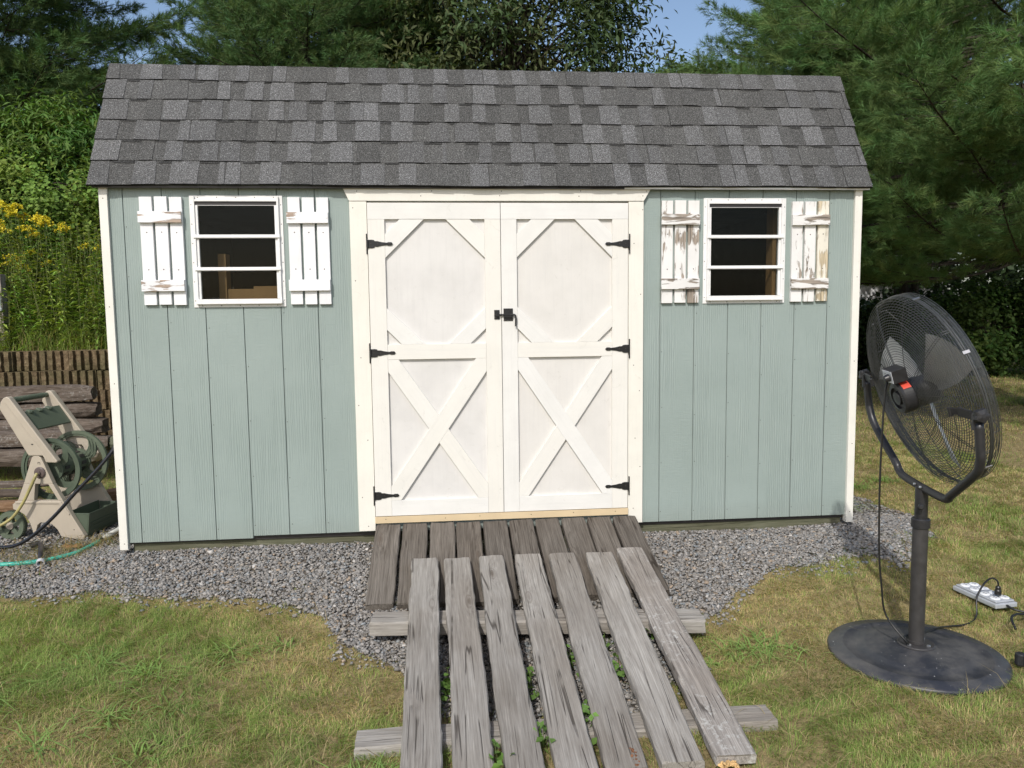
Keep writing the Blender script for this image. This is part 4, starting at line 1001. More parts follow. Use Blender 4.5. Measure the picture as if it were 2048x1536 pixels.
timber('timber',-2.9,-1.04,2.10,.318,.130,.18,3,'old timber third from the top of its stack',group='old timbers stacked at the wall')
timber('timber',-2.8,-1.18,1.90,.262,.120,.17,4,'pale split timber lying in front of the stack, level with its middle',group='old timbers stacked at the wall')
timber('timber',-2.9,-1.0,2.06,.180,.130,.18,5,'old timber low in the stack behind the reel',group='old timbers stacked at the wall')
timber('timber',-2.7,-1.00,1.86,.115,.140,.18,6,'mossy bottom timber of the stack, half sunk in grass',group='old timbers stacked at the wall')
timber('firewood',-1.75,-1.07,1.10,-.06,.075,.09,11,'reddish split log on the ground, lowest of the little pile left of the reel','firewood',M_log2,.05,'split logs beside the reel')
timber('firewood',-1.70,-1.12,1.22,.012,.055,.08,12,'greyish split log, middle of the little pile left of the reel','firewood',M_log,-.03,'split logs beside the reel')
timber('firewood',-1.72,-1.10,1.30,.062,.045,.07,13,'thin pale split log on top of the little pile left of the reel','firewood',M_log,.02,'split logs beside the reel')
timber('firewood',-.72,-.30,1.30,-.05,.09,.10,14,'short reddish log end behind the reel drum','firewood',M_log2,.4,'split logs beside the reel')
def stone(c,s,seed,label,col):
    r=np.random.default_rng(seed); V=[];nu,nv=10,7
    for i in range(nv):
        ph=math.pi*(i+.5)/nv
        for j in range(nu):
            a=2*math.pi*j/nu; k=1+.35*(vnoise(math.cos(a)*1.6+seed,math.sin(a)*1.6+math.cos(ph)*2,seed)-.5)
            V.append((c[0]+s[0]*math.sin(ph)**.6*math.cos(a)*k,c[1]+s[1]*math.sin(ph)**.6*math.sin(a)*k,c[2]+s[2]*math.cos(ph)*k))
    F=[(i*nu+j,(i+1)*nu+j,(i+1)*nu+(j+1)%nu,i*nu+(j+1)%nu) for i in range(nv-1) for j in range(nu)]+[tuple(range(nu)),tuple((nv-1)*nu+j for j in range(nu-1,-1,-1))]
    o=mk('stone',np.array(V),F,mat_simple('stone_'+str(seed),col,.9,0,.35,9,.6),None); tag(o,label,'stone')
stone((-.93,2.1,.24),(.10,.10,.06),3,'mossy green stone beside the timber stack by the shed corner',(.13,.14,.09))
stone((-1.05,1.80,.22),(.12,.10,.09),4,'pale angular stone propped behind the reel',(.38,.33,.27))
# post with a white pipe
pst=thing('wooden_post',(-2.33,3.12,.9),'grey weathered post with a white downpipe outlet at left edge','post')
b=MB(); b.box(-2.41,-2.285,3.08,3.17,.90,1.66); b.build('post',M_skid if False else mat_weathered('grey_post',(.33,.29,.26),(.24,.21,.19),(.1,.08,.07),2,.6),pst,bevel=.004)
b=MB(); b.tube(smoothpath([(-2.6,3.0,1.50),(-2.33,3.0,1.50),(-2.285,3.0,1.485),(-2.275,3.0,1.44)],4),.014,10); b.build('pipe',mat_simple('grey_pipe',(.42,.43,.44),.4),pst)
b=MB(); b.lathe([(.020,0),(.022,.03),(.019,.04),(.019,.10),(.024,.105),(.024,.125)],(-2.272,3.0,1.455),(0,0,-1),14); b.build('pipe_end',mat_simple('white_pvc',(.70,.71,.70),.35,0,.05),pst)
b=MB(); b.tube([(-2.30,2.60,.2),(-2.27,2.58,.62),(-2.29,2.58,.66),(-2.31,2.60,1.12)],[.035,.035,.032,.032],14); o=b.build('standpipe',mat_simple('pale_pipe',(.55,.60,.62),.35,0,.05),None); tag(o,'pale upright plastic pipe at left edge before the block wall','pipe')

# ------------------------------------------------------------------ hose reel cart
RA=np.array([-1.008,.603,-.12]); ra=-.165; RU=np.array([math.cos(ra),math.sin(ra),0]); RW=np.array([-math.sin(ra),math.cos(ra),0])
def rl(u,w,h): return RA+RU*u+RW*w+np.array([0,0,h])
M_tan=mat_simple('tan_plastic',(.40,.35,.28),.5,0,.06,8,.08); M_grn=mat_simple('green_plastic',(.105,.130,.090),.45,0,.10,9,.08); M_dgrn=mat_simple('dark_green_plastic',(.072,.095,.066),.45,0,.12,9,.08)
M_brn=mat_simple('brown_hub',(.10,.075,.07),.5)
reel=thing('hose_reel_cart',rl(.21,.2,0),'tan and green plastic hose reel cart with empty drum','hose reel')
def side(w0,w1,m_arm):
    b=MB(); fn=lambda x,y,z: rl(x,y,z)
    def pr(P,a=w0,c=w1): b.prism(P,a,c,fn=fn)
    pr([(.150,.500),(.158,.520),(.172,.530),(.200,.530),(.216,.520),(.226,.500),(.285,.353),(.093,.353)])
    pr([(.093,.3527),(.168,.3527),(.154,.2473),(.047,.2473)]); pr([(.252,.3527),(.285,.3527),(.342,.2473),(.313,.2473)])
    pr([(.047,.247),(.342,.247),(.395,.150),(.470,.022),(.462,.004),(.428,.0),(.315,.018),(.296,.060),(.262,.095),(.225,.108),(.185,.106),(.165,.090),(.150,.045),(.135,.030),(.128,.060),(.116,.105),(.085,.155),(.050,.178),(.012,.190),(.010,.222)])
    # moulded rib along the top of the foot
    b.prism([(.030,.243),(.330,.243),(.385,.165),(.378,.155),(.318,.228),(.035,.228)],w0-.006 if w0<.2 else w1+.0005,w0-.0005 if w0<.2 else w1+.006,fn=fn)
    o=b.build('side_panel',M_tan,reel,bevel=.004)
    b=MB(); a0,a1=(w0-.004,w1+.004)
    b.prism([(-.030,.828),(-.018,.868),(.002,.893),(.026,.902),(.042,.892),(.326,.497),(.318,.487),(.250,.489),(.234,.531),(.140,.531)],a0+.0,a1,fn=fn)
    o=b.build('arm',m_arm,reel,bevel=.006)
    b=MB(); yy=a0-.0012
    b.prism([(.004,.862),(.012,.868),(.262,.515),(.250,.512)],yy,a0-.0002,fn=fn); b.build('arm_rib',M_tan,o)
    b=MB()
    for (u0,h0,du,dh) in ((.195,.488,.016,.003),(.195,.478,.003,.012),(.208,.476,.003,.010),(.165,.600,.012,.007),(.400,.060,.006,.006),(.070,.210,.006,.006)): b.prism([(u0,h0),(u0+du,h0),(u0+du,h0+dh),(u0,h0+dh)],(a0 if h0>.55 else w0)-.0010,(a0 if h0>.55 else w0)-.0002,fn=fn)
    b.build('slot',M_alud,o)
side(0,.034,M_tan); side(.392,.426,M_tan)
b=MB(); P=[rl(.008,.03+.036*i,.872) for i in range(11)]; b.tube(P,.0155,14)
for i in range(20): q=rl(.008,.075+i*.0145,.872); b.lathe([(.0165,-.003),(.0180,0),(.0165,.003)],q,RW,14,cap=False)
b.build('handle',M_grn,reel,smooth=False)
b=MB()
def panel(P,w0,w1,b=b): b.prism(P,w0,w1,fn=lambda x,y,z: rl(x,y,z))
panel([(.078,.792),(.092,.802),(.168,.690),(.155,.680)],.0385,.3875)
for i in range(3):
    k=.25+i*.22; panel([(.078+.08*k-.004,.792-.115*k+.001),(.082+.08*k-.004,.795-.115*k+.001),(.087+.08*k-.004,.789-.115*k),(.083+.08*k-.004,.786-.115*k)],.08,.24)
for w in (.10,.19,.28): b.lathe([(.022,0),(.020,.012),(.006,.014)],rl(.092,w,.792),(RU*.3+np.array([0,0,1.])),12)
b.build('tool_shelf',M_grn,reel,bevel=.002)
b=MB(); c=rl(.214,.09,.430); b.lathe([(.070,0),(.070,.285)],c,RW,28)
for k in range(10):
    a=2*math.pi*k/10
    for w in (.06,.15,.23):
        q=c+RW*w+ (RU*math.cos(a)+np.array([0,0,1.])*math.sin(a))*.0705; e=(-RU*math.sin(a)+np.array([0,0,1.])*math.cos(a)); n_=(RU*math.cos(a)+np.array([0,0,1.])*math.sin(a))
        V=[q+e*i*.011+RW*j*.022+n_*.003*k2 for k2 in (0,1) for j in (-1,1) for i in (-1,1)]
        b.add(V,[(4,5,7,6),(0,1,5,4),(1,3,7,5),(3,2,6,7),(2,0,4,6)],1)
b.build('drum',[M_grn,M_alud],reel)
def flange(w,R,m_,wide):
    b=MB(); c=rl(.214,w,.430); Z_=np.array([0,0,1.]); k=56
    ring=lambda r0,r1,h0,h1: b.lathe([(r0,h0),(r1,h0),(r1,h1),(r0,h1),(r0,h0)],c,RW,k,cap=False)
    ring(R-.020,R,-.010,.010); ring(R-.034,R-.0205,-.004,.004); ring(.060,.082,-.008,.008)
    for q in range(4):
        a=q*math.pi/2+.5; h=.36 if wide else .26
        P=[]
        for t in np.linspace(0,1,5): P.append((.080+(R-.105)*t, a+h*(1-.35*t)+.5*t*t))
        for t in np.linspace(1,0,5): P.append((.080+(R-.105)*t, a-h*(1-.35*t)+.5*t*t))
        V=[c+(RU*math.cos(x)+Z_*math.sin(x))*rr+RW*s for s in (-.0045,.0045) for rr,x in P]; n=len(P)
        b.add(V,[tuple(range(n)),tuple(range(2*n-1,n-1,-1))]+[(i,i+n,(i+1)%n+n,(i+1)%n) for i in range(n)])
        for s_ in range(3 if wide else 0):
            x=a-h*.6+s_*h*.55; V=[]
            pr=[c+(RU*math.cos(x+.5*t*t)+Z_*math.sin(x+.5*t*t))*(.08+(R-.105)*t)-RW*(.006+.030*(1-t)) for t in np.linspace(0,1,6)]
            b.tube(pr,.0035,5)
    b.build('flange',m_,reel)
flange(.095,.195,M_dgrn,False); flange(.372,.202,M_grn,True)
b=MB(); b.lathe([(.036,0),(.036,.006),(.030,.011),(.012,.012),(.012,.022)],rl(.207,-.0005,.425),-RW,24); b.build('hub_cap',M_brn,reel)
b=MB(); b.tube(smoothpath([rl(.207,-.030,.425),rl(.203,-.045,.405),rl(.175,-.055,.340),rl(.12,-.060,.240),rl(.05,-.062,.155),rl(-.03,-.06,.105),rl(-.14,-.055,.06)],6),.0095,10); b.build('leader_hose',mat_simple('olive_hose',(.33,.29,.12),.4,0,.25,12),reel,smooth=True)
b=MB(); fn=lambda x,y,z: rl(x,y,z)
b.prism([(.335,.012),(.462,.012),(.480,.150),(.330,.150)],.0345,.040,fn=fn); b.prism([(.335,.012),(.462,.012),(.480,.150),(.330,.150)],.386,.3915,fn=fn)
b.prism([(.4625,.012),(.468,.012),(.4865,.158),(.481,.158)],.0345,.3915,fn=fn); b.prism([(.328,.012),(.334,.012),(.329,.158),(.323,.158)],.0405,.3855,fn=fn)
b.prism([(.3345,.012),(.462,.012),(.462,.020),(.3345,.020)],.0405,.3855,fn=fn); b.prism([(.33,.1505),(.4805,.1505),(.4805,.158),(.33,.158)],.0345,.046,fn=fn)
for k in range(3): z=.035+k*.026; b.prism([(.4685+z*.13,z),(.4725+z*.13,z+.002),(.4735+z*.13,z+.008),(.4690+z*.13,z+.010)],.06,.38,fn=fn)
b.build('tray',M_dgrn,reel,bevel=.001)
b=MB(); c=rl(.0,-.022,.090)
b.lathe([(.060,0),(.088,0),(.090,.006),(.090,.030),(.088,.036),(.060,.036),(.060,0)],c,RW,40,cap=False)
for k in range(40):
    a=2*math.pi*k/40; n_=RU*math.cos(a)+np.array([0,0,1.])*math.sin(a); e=-RU*math.sin(a)+np.array([0,0,1.])*math.cos(a); q=c+n_*.0905+RW*.018
    b.add([q+e*i*.0025+RW*j*.015+n_*.002*k2 for k2 in (0,1) for j in (-1,1) for i in (-1,1)],[(4,5,7,6),(0,1,5,4),(1,3,7,5),(3,2,6,7),(2,0,4,6)])
for k in range(5):
    a=2*math.pi*k/5+.3; Z_=np.array([0,0,1.]); V=[]
    for s in (.004,.028):
        for rr,da in ((.024,-.55),(.061,-.22),(.061,.22),(.024,.55)): V.append(c+(RU*math.cos(a+da)+Z_*math.sin(a+da))*rr+RW*s)
    b.add(V,[(0,1,2,3),(7,6,5,4),(0,4,5,1),(1,5,6,2),(2,6,7,3),(3,7,4,0)])
b.lathe([(.001,-.006),(.022,-.004),(.024,.030)],c,RW,20,m=1); b.build('wheel',[M_grn,M_tan],reel)
b=MB(); b.lathe([(.086,0),(.090,.006),(.090,.030),(.086,.036)],rl(0,.412,.090),RW,32); b.build('wheel',M_grn,reel)
# black hose with white sheen, its swivel end at a valve by the shed's back corner
hz2=lambda u,w: None
bh=thing('black_hose',(-.6,.2,-.1),'glossy black hose rising from the ground past the reel','hose')
pts=[(-.205,.30,.545),(-.222,.29,.515),(-.262,.27,.455),(-.345,.25,.355),(-.455,.24,.240),(-.560,.235,.125),(-.650,.23,.040),(-.735,.24,-.025),(-.82,.26,-.065),(-.93,.28,-.080),(-1.3,.33,-.085)]
b=MB(); b.tube(smoothpath(pts,6),.0105,12); b.build('hose',mat_simple('black_rubber',(.010,.010,.014),.16,0,.1,10,.0,.6),bh,smooth=True)
b=MB(); b.tube([(-.203,.301,.550),(-.225,.290,.510),(-.252,.276,.468)],[.0135,.0150,.0120],14); b.build('collar',mat_simple('black_grip',(.012,.012,.012),.5),bh)
b=MB(); b.tube([(-.196,.305,.580),(-.204,.301,.552)],.0115,12); b.build('metal_fitting',mat_simple('steel_fitting',(.55,.55,.55),.3,.9),bh)
vv=thing('tap',(-.19,.40,.58),'garden tap with pink-red wheel at the shed corner','tap')
b=MB(); b.lathe([(.007,-.006),(.012,-.006)],(-.245,.42,.612),(1,.4,0),12)
b.tube([(-.245+.024*math.sin(a)*.4,.42-.024*math.sin(a)*.9+0,.615+.030*math.cos(a)) for a in np.linspace(0,2*math.pi,15)],.0055,8,cap=False); b.tube([(-.245,.42,.585),(-.245,.42,.645)],.004,6); b.build('handwheel',mat_simple('red_wheel',(.50,.09,.08),.5),vv)
b=MB(); b.tube([(-.240,.42,.612),(-.13,.42,.600)],.010,10); b.tube([(-.195,.42,.61),(-.192,.33,.585)],.010,10); b.build('spout',mat_simple('tap_brass',(.40,.38,.33),.35,.8),vv)
# teal hose and white pipe on the gravel
gz=lambda x,y: float(H(x,y))
th_=thing('teal_hose',(-.5,.1,-.11),'teal garden hose lying on the gravel left of the shed','hose')
pts=[(-1.2,.02,-.10),(-.783,.032,0),(-.70,.042,0),(-.612,.062,0),(-.53,.115,0),(-.456,.195,0),(-.425,.29,0),(-.404,.400,0)]
pts=[(x,y,gz(x,y)+.020) for x,y,_ in pts]
b=MB(); b.tube(smoothpath(pts,6),.0125,12); b.build('hose',mat_simple('teal_vinyl',(.05,.42,.33),.4,0,.12,14),th_,smooth=True)
b=MB(); b.tube([pts[-1],(-.400,.43,pts[-1][2]+.003)],.0135,12); b.build('coupling',M_alud,th_)
b=MB(); b.tube([(-.402,.47,gz(-.4,.47)+.022),(-.37,.70,gz(-.37,.7)+.03),(-.33,1.0,gz(-.33,1.)+.035)],.016,12); o=b.build('white_pipe',mat_simple('dirty_white_pipe',(.50,.50,.45),.5,0,.25,20),None,smooth=True); tag(o,'dirty white pipe running back from the teal hose along the shed','pipe')
nz=thing('hose_end',(-.6,.05,-.1),'short dark hose end with white coupling lying over the teal hose','hose')
P=[(-.775,.36,0.012),(-.72,.32,.035),(-.675,.26,.050),(-.625,.16,.050),(-.585,.07,.048),(-.560,.02,.020)]; P=[(x,y,gz(x,y)+h+.012) for x,y,h in P]
b=MB(); b.tube(smoothpath(P,5),[.013]*26,12); b.build('hose',M_alud,nz,smooth=True)
q=np.array(P[-1]); d=np.array([.30,-.9,-.35])
b=MB(); b.lathe([(.013,0),(.0215,.002),(.0225,.026),(.0165,.026),(.0155,.004),(.001,.004)],q-d*.008,d,20,cap=False); b.build('coupling',mat_simple('pale_coupling',(.60,.62,.66),.35,.2),nz)
lf=MB(); V=[];r=np.random.default_rng(2)
for i in range(6):
    for j in range(4): V.append((-.60+.022*i+.004*j,.33+.026*j-.003*i+(.006*math.sin(i*2)),gz(-.55,.35)+.012+.008*math.sin(i*1.7+j)+.004*j*(3-j)))
lf.add(V,[(i*4+j,(i+1)*4+j,(i+1)*4+j+1,i*4+j+1) for i in range(5) for j in range(3)]); o=lf.build('dead_leaf',mat_simple('dead_leaf_brown',(.36,.19,.09),.7,0,.25,30,.5),None); tag(o,'curled orange-brown dead leaf in front of the reel foot','leaf')

# ------------------------------------------------------------------ pedestal fan
M_fblk=mat_simple('fan_black',(.022,.022,.024),.42,0,.25,30,.15); M_pole=mat_simple('fan_pole_grey',(.040,.038,.038),.45,0,.2,25,.1)
def mat_wire():
    return mat_simple('fan_wire',(.085,.088,.085),.33,.4,.2,30,.0)
M_wire=mat_wire(); M_blade=mat_simple('fan_blade_alu',(.46,.46,.46),.38,.4,.08,12,.03)
def mat_base():
    t=NT('fan_base'); v=t.vmap((1,1,1)); n=t.noise(v,7,5,.65); f=t.noise(t.vmap((1,3,1)),60,3,.6,.5)
    sc=t.ramp(t.math('ABSOLUTE',t.math('SUBTRACT',f,.5)),[(0,1.),(.006,0.)])
    c=t.mix(t.ramp(n,[(.4,0.),(.68,1.)]),(.030,.032,.040),(.085,.082,.078))
    c=t.mix(t.math('MULTIPLY',sc,t.math('MULTIPLY',t.ramp(n,[(.45,0.),(.6,1.)]),.5)),c,(.22,.21,.19))
    sp=t.ramp(t.noise(v,75,2,.5),[(.74,0.),(.76,1.)]); c=t.mix(sp,c,(.5,.5,.5))
    return t.fin(c,t.ramp(n,[(.3,.28),(.7,.6)]),nrm=t.bump(n,.15,.01),spec=.5)
GZ=-.215; FB=np.array([FANB[0],FANB[1],GZ])
fan=thing('pedestal_fan',FB,'large black wire-caged pedestal fan standing on the lawn','fan')
b=MB(); b.lathe([(.338,-.012),(.350,.000),(.350,.010),(.344,.017),(.300,.022),(.290,.026),(.285,.026),(.275,.023),(.225,.027),(.205,.034),(.195,.035),(.140,.042),(.075,.050),(.030,.052)],FB,(0,0,1),72)
b.build('base',mat_base(),fan,smooth=True)
b=MB(); b.lathe([(.072,.0495),(.074,.053),(.070,.057),(.040,.058)],FB,(0,0,1),32)
b.build('flange',M_pole,fan)
for k in range(4):
    b=MB(); a=.5+k*math.pi/2; b.lathe([(.0085,.0),(.0085,.005),(.004,.007)],FB+np.array([.054*math.cos(a),.054*math.sin(a),.058]),(0,0,1),6)
    b.build('bolt',bpy.data.materials.get('bolt_steel') or mat_simple('bolt_steel',(.6,.6,.6),.3,.9),fan)
zt_=.52
b=MB(); b.lathe([(.033,.0585),(.0335,.066),(.0305,.067),(.0305,.575)],FB,(0,0,1),28); b.build('pole',M_pole,fan,smooth=False)
b=MB(); b.lathe([(.0315,.560),(.037,.562),(.037,.596),(.033,.600),(.0255,.600),(.0255,.735)],FB,(0,0,1),28)
b.lathe([(.008,0),(.011,.004),(.011,.022),(.007,.026)],FB+np.array([-.022,-.030,.66]),(-.5,-.8,0),12); b.build('collar',M_fblk,fan)
fth,fzb,fhb,fzp,fhp,fR,fphi,foff,frho,fo2=-1.6447,.520,.176,.9165,.420,.4023,.323,.051,-.0884,-.0452
fd=np.array([math.cos(fth),math.sin(fth),0]); fn_=np.array([-fd[1],fd[0],0])
def fp(s,z,o=0): return np.array([FB[0],FB[1],0])+fd*s+fn_*(fo2*(z-fzb)/.4+o)+np.array([0,0,z+math.sin(frho)*s])
D3=fd*math.cos(frho)+np.array([0,0,math.sin(frho)]); N3=fn_*math.cos(fphi)+np.array([0,0,math.sin(fphi)]); N3=N3-D3*(N3@D3); N3/=np.linalg.norm(N3); U3=np.cross(D3,N3)
if U3[2]<0: U3=-U3
FC=fp(0,fzp)+N3*foff
def fq(r_,a,h): return FC+(D3*math.cos(a)+U3*math.sin(a))*r_+N3*h
yk=[fp(-fhp-.002,fzp-.03),fp(-fhp-.003,fzp-.10),fp(-fhp+.006,fzp-.165),fp(-fhp+.05,fzp-.235),fp(-fhb-.035,fzb+.045),fp(-fhb-.012,fzb+.018),fp(-fhb+.03,fzb),fp(0,fzb-.004),fp(fhb-.03,fzb),fp(fhb+.012,fzb+.010),fp(fhb+.04,fzb+.035),fp(fhp-.04,fzb+.165),fp(fhp-.006,fzb+.215),fp(fhp+.002,fzb+.27),fp(fhp+.002,fzp-.03)]
b=MB(); b.tube(smoothpath(yk,4),.0165,14); b.build('yoke',M_fblk,fan,smooth=True)
for s in (-.022,.022):
    b=MB(); b.lathe([(.006,0),(.006,.006),(.003,.008)],fp(s,fzb+.004,-.017),-fn_,6)
    b.build('bolt',bpy.data.materials['bolt_steel'],fan)
for sgn in (-1,1):
    b=MB(); c=fp(sgn*fhp,fzp)
    # flattened tube end and the lobed knob
    b.prism([(-.018,-.055),(.018,-.055),(.020,.0),(.012,.018),(-.012,.018),(-.020,.0)],-.006,.006,fn=lambda x,y,z: c+fn_*x+fd*y+np.array([0,0,z]))
    b.build('arm_end',M_fblk,fan)
    b=MB(); n=24; pr=[]; 
    V=[]
    for (rr,h) in ((.012,.006),(.024,.010),(.027,.020),(.024,.032),(.008,.036)):
        for j in range(n):
            a=2*math.pi*j/n; q=rr*(1+.12*math.cos(5*a)); V.append(c+fd*sgn*h+fn_*math.cos(a)*q+np.array([0,0,1.])*math.sin(a)*q)
    b.add(V,[(i*n+j,i*n+(j+1)%n,(i+1)*n+(j+1)%n,(i+1)*n+j) for i in range(4) for j in range(n)]+[tuple(range(n)),tuple(4*n+j for j in range(n))]); b.build('knob',M_fblk,fan)
    # bracket reaching in to the cage
    b=MB(); a0=0 if sgn>0 else math.pi
    p0=fq(fhp-.012,a0,-foff-.012); p1=fq(fhp-.085,a0,-foff-.020); p2=fq(fhp-.115,a0,-.085)
    for q0,q1,wd in ((p0,p1,.017),(p1,p2,.012)):
        e=U3*wd; f=N3*.004; b.add([q0-e-f,q1-e-f,q1+e-f,q0+e-f,q0-e+f,q1-e+f,q1+e+f,q0+e+f],[(0,3,2,1),(4,5,6,7),(0,1,5,4),(1,2,6,5),(2,3,7,6),(3,0,4,7)])
    b.tube([p2-U3*.020,p2+U3*.014],.008,8); b.build('bracket',M_fblk,fan)
# cage
def ring(b,R_,h,wr,k=84,s=5):
    P=[fq(R_,2*math.pi*i/k,h) for i in range(k)]; n=k; V=[]
    for i in range(n):
        a=2*math.pi*i/k; o=D3*math.cos(a)+U3*math.sin(a)
        for j in range(s):
            t=2*math.pi*j/s; V.append(P[i]+wr*(o*math.cos(t)+N3*math.sin(t)))
    b.add(V,[(i*s+j,i*s+(j+1)%s,((i+1)%n)*s+(j+1)%s,((i+1)%n)*s+j) for i in range(n) for j in range(s)])
def dome(r_,sg):  # depth of the guard at radius r_
    t=r_/fR; return sg*(.034+.046*(1-t**3.2))
for sg,nm in ((-1,'rear_cage'),(1,'front_cage')):
    b=MB(); r_=.080
    while r_<fR-.006: ring(b,r_,dome(r_,sg),.00135 if sg<0 else .0012); r_+=.0108
    for k in range(4): ring(b,fR+.001,sg*(.036-.0095*k),.0013)
    ring(b,fR+.002,sg*.004,.0034,96,6)
    for k in range(10):
        a=2*math.pi*(k+.35*(sg>0))/10+.16
        P=[fq(rr,a,dome(rr,sg)-sg*.0022) for rr in np.linspace(.06,fR-.002,12)]+[fq(fR-.001,a,sg*.02),fq(fR-.001,a,sg*.004)]; b.tube(P,.0016,5)
        if sg<0 and k%2: P2=[q+(-D3*math.sin(a)+U3*math.cos(a))*.010 for q in P]; b.tube(P2,.0014,5)
    b.build(nm,M_wire,fan)
b=MB()
for a in (.55,1.35,2.5,3.6,4.6,5.6):
    e=(-D3*math.sin(a)+U3*math.cos(a))*.006; q=fq(fR+.004,a,0); o=D3*math.cos(a)+U3*math.sin(a)
    V=[q+e*i+N3*.013*j+o*.004*k for k in (0,1) for j in (-1,1) for i in (-1,1)]; b.add(V,[(0,1,3,2),(4,6,7,5),(0,4,5,1),(1,5,7,3),(3,7,6,2),(2,6,4,0)])
b.build('clips',mat_simple('clip_steel',(.35,.35,.36),.35,.8),fan)
for k,a0 in enumerate((.50,2.66,4.80)):
    nu,nv=10,8; V=[]
    for i in range(nu):
        t=i/(nu-1); rr=.045+t*(.350-.045)
        ch=.055+.155*t**.8; 
        for j in range(nv):
            v=j/(nv-1)-.5; off=ch*v; tw=-.52*(1-.35*t); a=a0+.20*t
            rr2=rr+(-.035*(2*v)**2*t)
            p=FC+(D3*math.cos(a)+U3*math.sin(a))*rr2+(-D3*math.sin(a)+U3*math.cos(a))*off*math.cos(tw)+N3*(off*math.sin(tw)+.012*(1-4*v*v)-.004)
            V.append(p)
    n=len(V); V=V+[q-N3*.0014 for q in V]
    F=[(i*nv+j,(i+1)*nv+j,(i+1)*nv+j+1,i*nv+j+1) for i in range(nu-1) for j in range(nv-1)]; F=F+[tuple(x+n for x in f[::-1]) for f in F]
    mk('blade',np.array(V),F,M_blade,fan,smooth=True)
b=MB(); b.lathe([(.001,-.05),(.055,-.05),(.062,-.035),(.062,.02),(.045,.045),(.001,.05)],FC,N3,28); b.build('hub',M_fblk,fan)
b=MB(); b.lathe([(.064,-.030),(.066,-.070),(.068,-.076),(.068,-.118),(.062,-.126),(.046,-.129),(.044,-.119),(.030,-.117),(.028,-.130),(.001,-.132)],FC,N3,40)
mo=b.build('motor',M_fblk,fan)
b=MB()
V=[];A=np.linspace(.75,1.75,9)
for h in (-.082,-.116):
    for a in A: V.append(fq(.0690,a,h))
b.add(V,[(i,i+1,i+10,i+9) for i in range(8)]); b.build('warning_label',mat_simple('red_label',(.62,.075,.045),.45,0,.05),mo)
b=MB()
for k in range(7):
    for sg in (-1,1):
        a=(0 if sg>0 else math.pi)+(-.45+.15*k); q=fq(.0542,a,-.1280); o=(D3*math.cos(a)+U3*math.sin(a))*.008; e=(-D3*math.sin(a)+U3*math.cos(a))*.0014
        b.add([q-o-e-N3*.002,q+o-e-N3*.002,q+o+e-N3*.002,q-o+e-N3*.002],[(0,1,2,3)])
b.build('vents',mat_simple('vent_dark',(.09,.09,.09),.6),mo)
def obox(b,c,ex,ey,ez,m=0):
    V=[c+ex*i+ey*j+ez*k for k in (-1,1) for j in (-1,1) for i in (-1,1)]; b.add(V,[(0,2,3,1),(4,5,7,6),(0,1,5,4),(1,3,7,5),(3,2,6,7),(2,0,4,6)],m)
bc=FC+U3*.104-N3*.114+D3*.006
b=MB(); obox(b,bc,D3*.040,N3*.030,U3*.028); cb=b.build('control_box',M_fblk,fan,bevel=.002)
b=MB(); obox(b,bc-N3*.0312,D3*.036,N3*.0008,U3*.025); 
b.build('switch_plate',mat_simple('pale_plate',(.60,.62,.66),.35,0,.04),cb)
b=MB(); b.lathe([(.016,0),(.016,.006),(.012,.020),(.004,.021)],bc-N3*.032+D3*.010-U3*.002,-N3,18); b.build('dial',M_fblk,cb)
b=MB(); 
for k in range(2): obox(b,bc-N3*.0322-D3*.018+U3*(.012-.007*k),D3*.012,N3*.0003,U3*.0007)
b.build('plate_print',M_alud,cb)
b=MB(); s0=bc-N3*.020-D3*.036-U3*.026
c1=[s0,s0+np.array([-.012,-.004,-.05]),s0+np.array([-.018,-.004,-.2]),s0+np.array([-.020,-.002,-.45]),s0+np.array([-.012,.0,-.72]),s0+np.array([.004,0,-.88]),s0+np.array([.03,.0,-1.015])]
c1+= [np.array([FB[0]-.060,FB[1]-.035,GZ+.072]),np.array([FB[0]-.03,FB[1]+.040,GZ+.068]),np.array([FB[0]+.045,FB[1]+.060,GZ+.066]),np.array([3.86,-1.27,GZ+.050]),np.array([4.0,-1.18,gz(4.0,-1.18)+.018]),np.array([4.10,-1.16,gz(4.1,-1.16)+.010]),np.array([4.17,-1.13,gz(4.17,-1.13)+.02]),np.array([4.20,-1.09,-.11]),np.array([4.255,-1.06,-.055]),np.array([4.31,-1.04,-.035]),np.array([4.345,-1.035,-.055]),np.array([4.350,-1.034,-.085])]
b.tube(smoothpath(c1,6),.0042,8); b.build('power_cord',mat_simple('cord_black',(.012,.012,.012),.4,0,.1),fan,smooth=True)
b=MB(); b.lathe([(.008,0),(.012,.006),(.012,.016),(.015,.022),(.015,.038),(.016,.042)],(4.350,-1.034,-.078),(0,0,-1),16); b.build('plug',bpy.data.materials['cord_black'],fan)
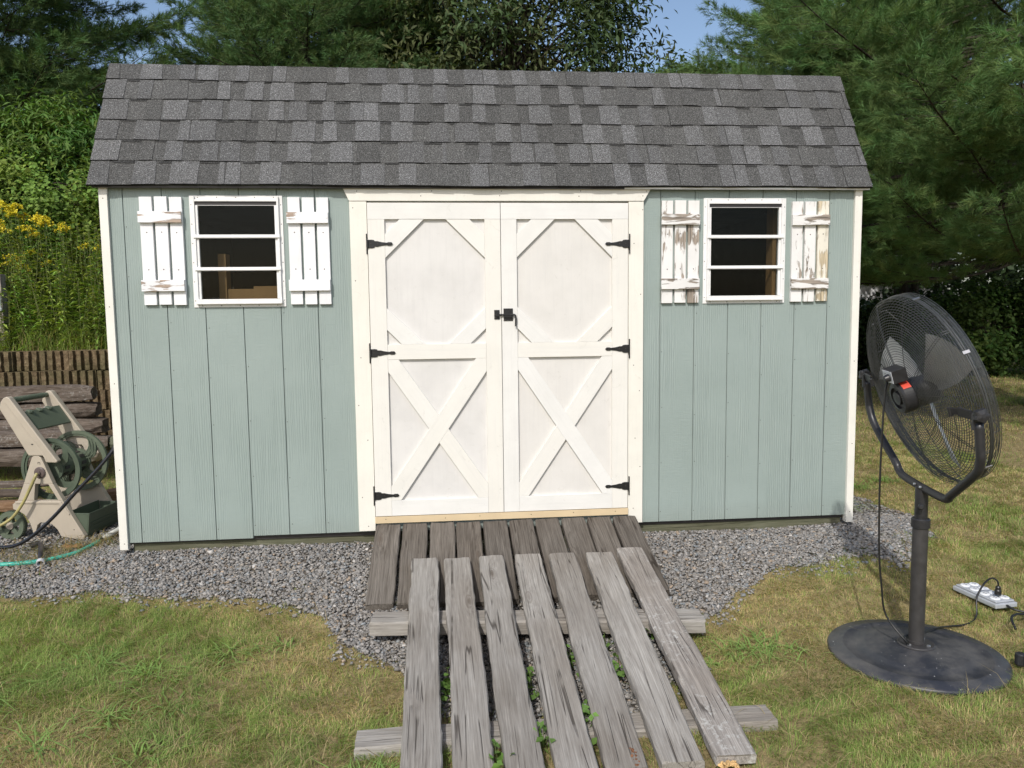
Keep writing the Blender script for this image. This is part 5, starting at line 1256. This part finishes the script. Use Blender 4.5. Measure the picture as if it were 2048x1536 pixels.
# power strip
PS=np.array([4.338,-.958,0]); pz=gz(4.338,-.958)+.020
ps=thing('power_strip',(4.338,-.958,pz),'grey eight-socket outdoor power strip lying in the grass','power strip')
pa=math.atan2(-.235,.028); pu=np.array([math.cos(pa),math.sin(pa),0]); pv=np.array([-pu[1],pu[0],0]); Z1=np.array([0,0,1.]); pc=np.array([PS[0],PS[1],pz])
M_psg=mat_simple('grey_housing',(.36,.38,.41),.35,0,.12,15); M_psw=mat_simple('clear_socket_cover',(.74,.76,.78),.2,0,.04)
b=MB(); obox(b,pc+Z1*.012,pu*.134,pv*.062,Z1*.012); obox(b,pc+Z1*.029,pu*.124,pv*.054,Z1*.005); b.build('housing',M_psg,ps,bevel=.006)
for i in range(4):
    for j in range(2):
        b=MB(); c=pc+pu*(-.092+i*.061)+pv*(-.026+j*.052)+Z1*.0343; b.lathe([(.0225,0),(.0230,.003),(.019,.0055),(.001,.006)],c,(0,0,1),18)
        for s in (-1,1): obox(b,c+pu*.006*s+Z1*.0066,pu*.0012,pv*.005,Z1*.0006,1)
        b.build('socket',[M_psw,M_alud],ps)
e0=pc+pu*.134
b=MB(); b.tube(smoothpath([e0+Z1*.014,e0+pu*.04+Z1*.010,e0+pu*.075+pv*.035+Z1*.004,e0+pu*.11-pv*.005+Z1*.014,e0+pu*.115-pv*.06+Z1*.022,e0+pu*.14-pv*.115+Z1*.018,e0+pu*.19-pv*.140-Z1*.010],6),.0055,8); b.build('cord',bpy.data.materials['cord_black'],ps,smooth=True)
b=MB(); b.lathe([(.016,0),(.020,.01),(.020,.05),(.012,.055)],np.array([4.040,-1.57,gz(4.07,-1.6)+.012]),(0,0,1),14); b.prism([(-.02,.0),(.05,.0),(.05,.045),(.01,.060),(-.02,.05)],-.02,.02,fn=lambda x,y,z:(4.075+x,-1.60+y,gz(4.07,-1.6)+z)); o=b.build('garden_gadget',M_fblk,None,bevel=.002); tag(o,'small black gadget in the grass, cut off by the right edge','gadget')
# weeds between the ramp planks
for i,(x,y,n,s,lab) in enumerate(((1.688,-1.42,30,.05,'small weed between the first and second ramp planks'),(2.03,-1.46,24,.052,'round-leaved seedling between the third and fourth ramp planks'),(2.215,-1.26,26,.05,'weed between the fourth and fifth ramp planks'),(2.40,-1.40,26,.05,'weed between the fifth and sixth ramp planks'),(2.405,-1.12,18,.04,'upper weed between the fifth and sixth ramp planks'),(2.60,-1.02,14,.05,'yellow-green weed between the sixth and seventh ramp planks'),(2.20,-1.72,30,.05,'low weed near the foot of the fourth ramp gap'),(2.02,-1.83,30,.05,'clover patch near the foot of the third ramp gap'),(1.86,-1.93,26,.05,'leafy weed near the foot of the second ramp gap'))):
    r=np.random.default_rng(200+i); z=gz(x,y); P=np.stack([x+r.normal(0,.018,n),y+r.normal(0,.05,n),z+r.uniform(.01,s*1.6,n)],1)
    th=thing('weed',(x,y,z),lab,'weed','weeds between the ramp planks'); V,F,c=leafmesh(P,np.tile([0,-.3,1.],(n,1)),r.uniform(.6,1.1,n)*s*.75,.65,np.array([.12,.22,.05])*(.7+.6*r.random(n))[:,None],r); mk('leaves',V,F,M_leaf,th,cols=c)
    b=MB()
    for k in range(0,n,3): b.tube([(x,y,z),tuple(P[k])],.0012,4)
    b.build('stems',M_stem,th)
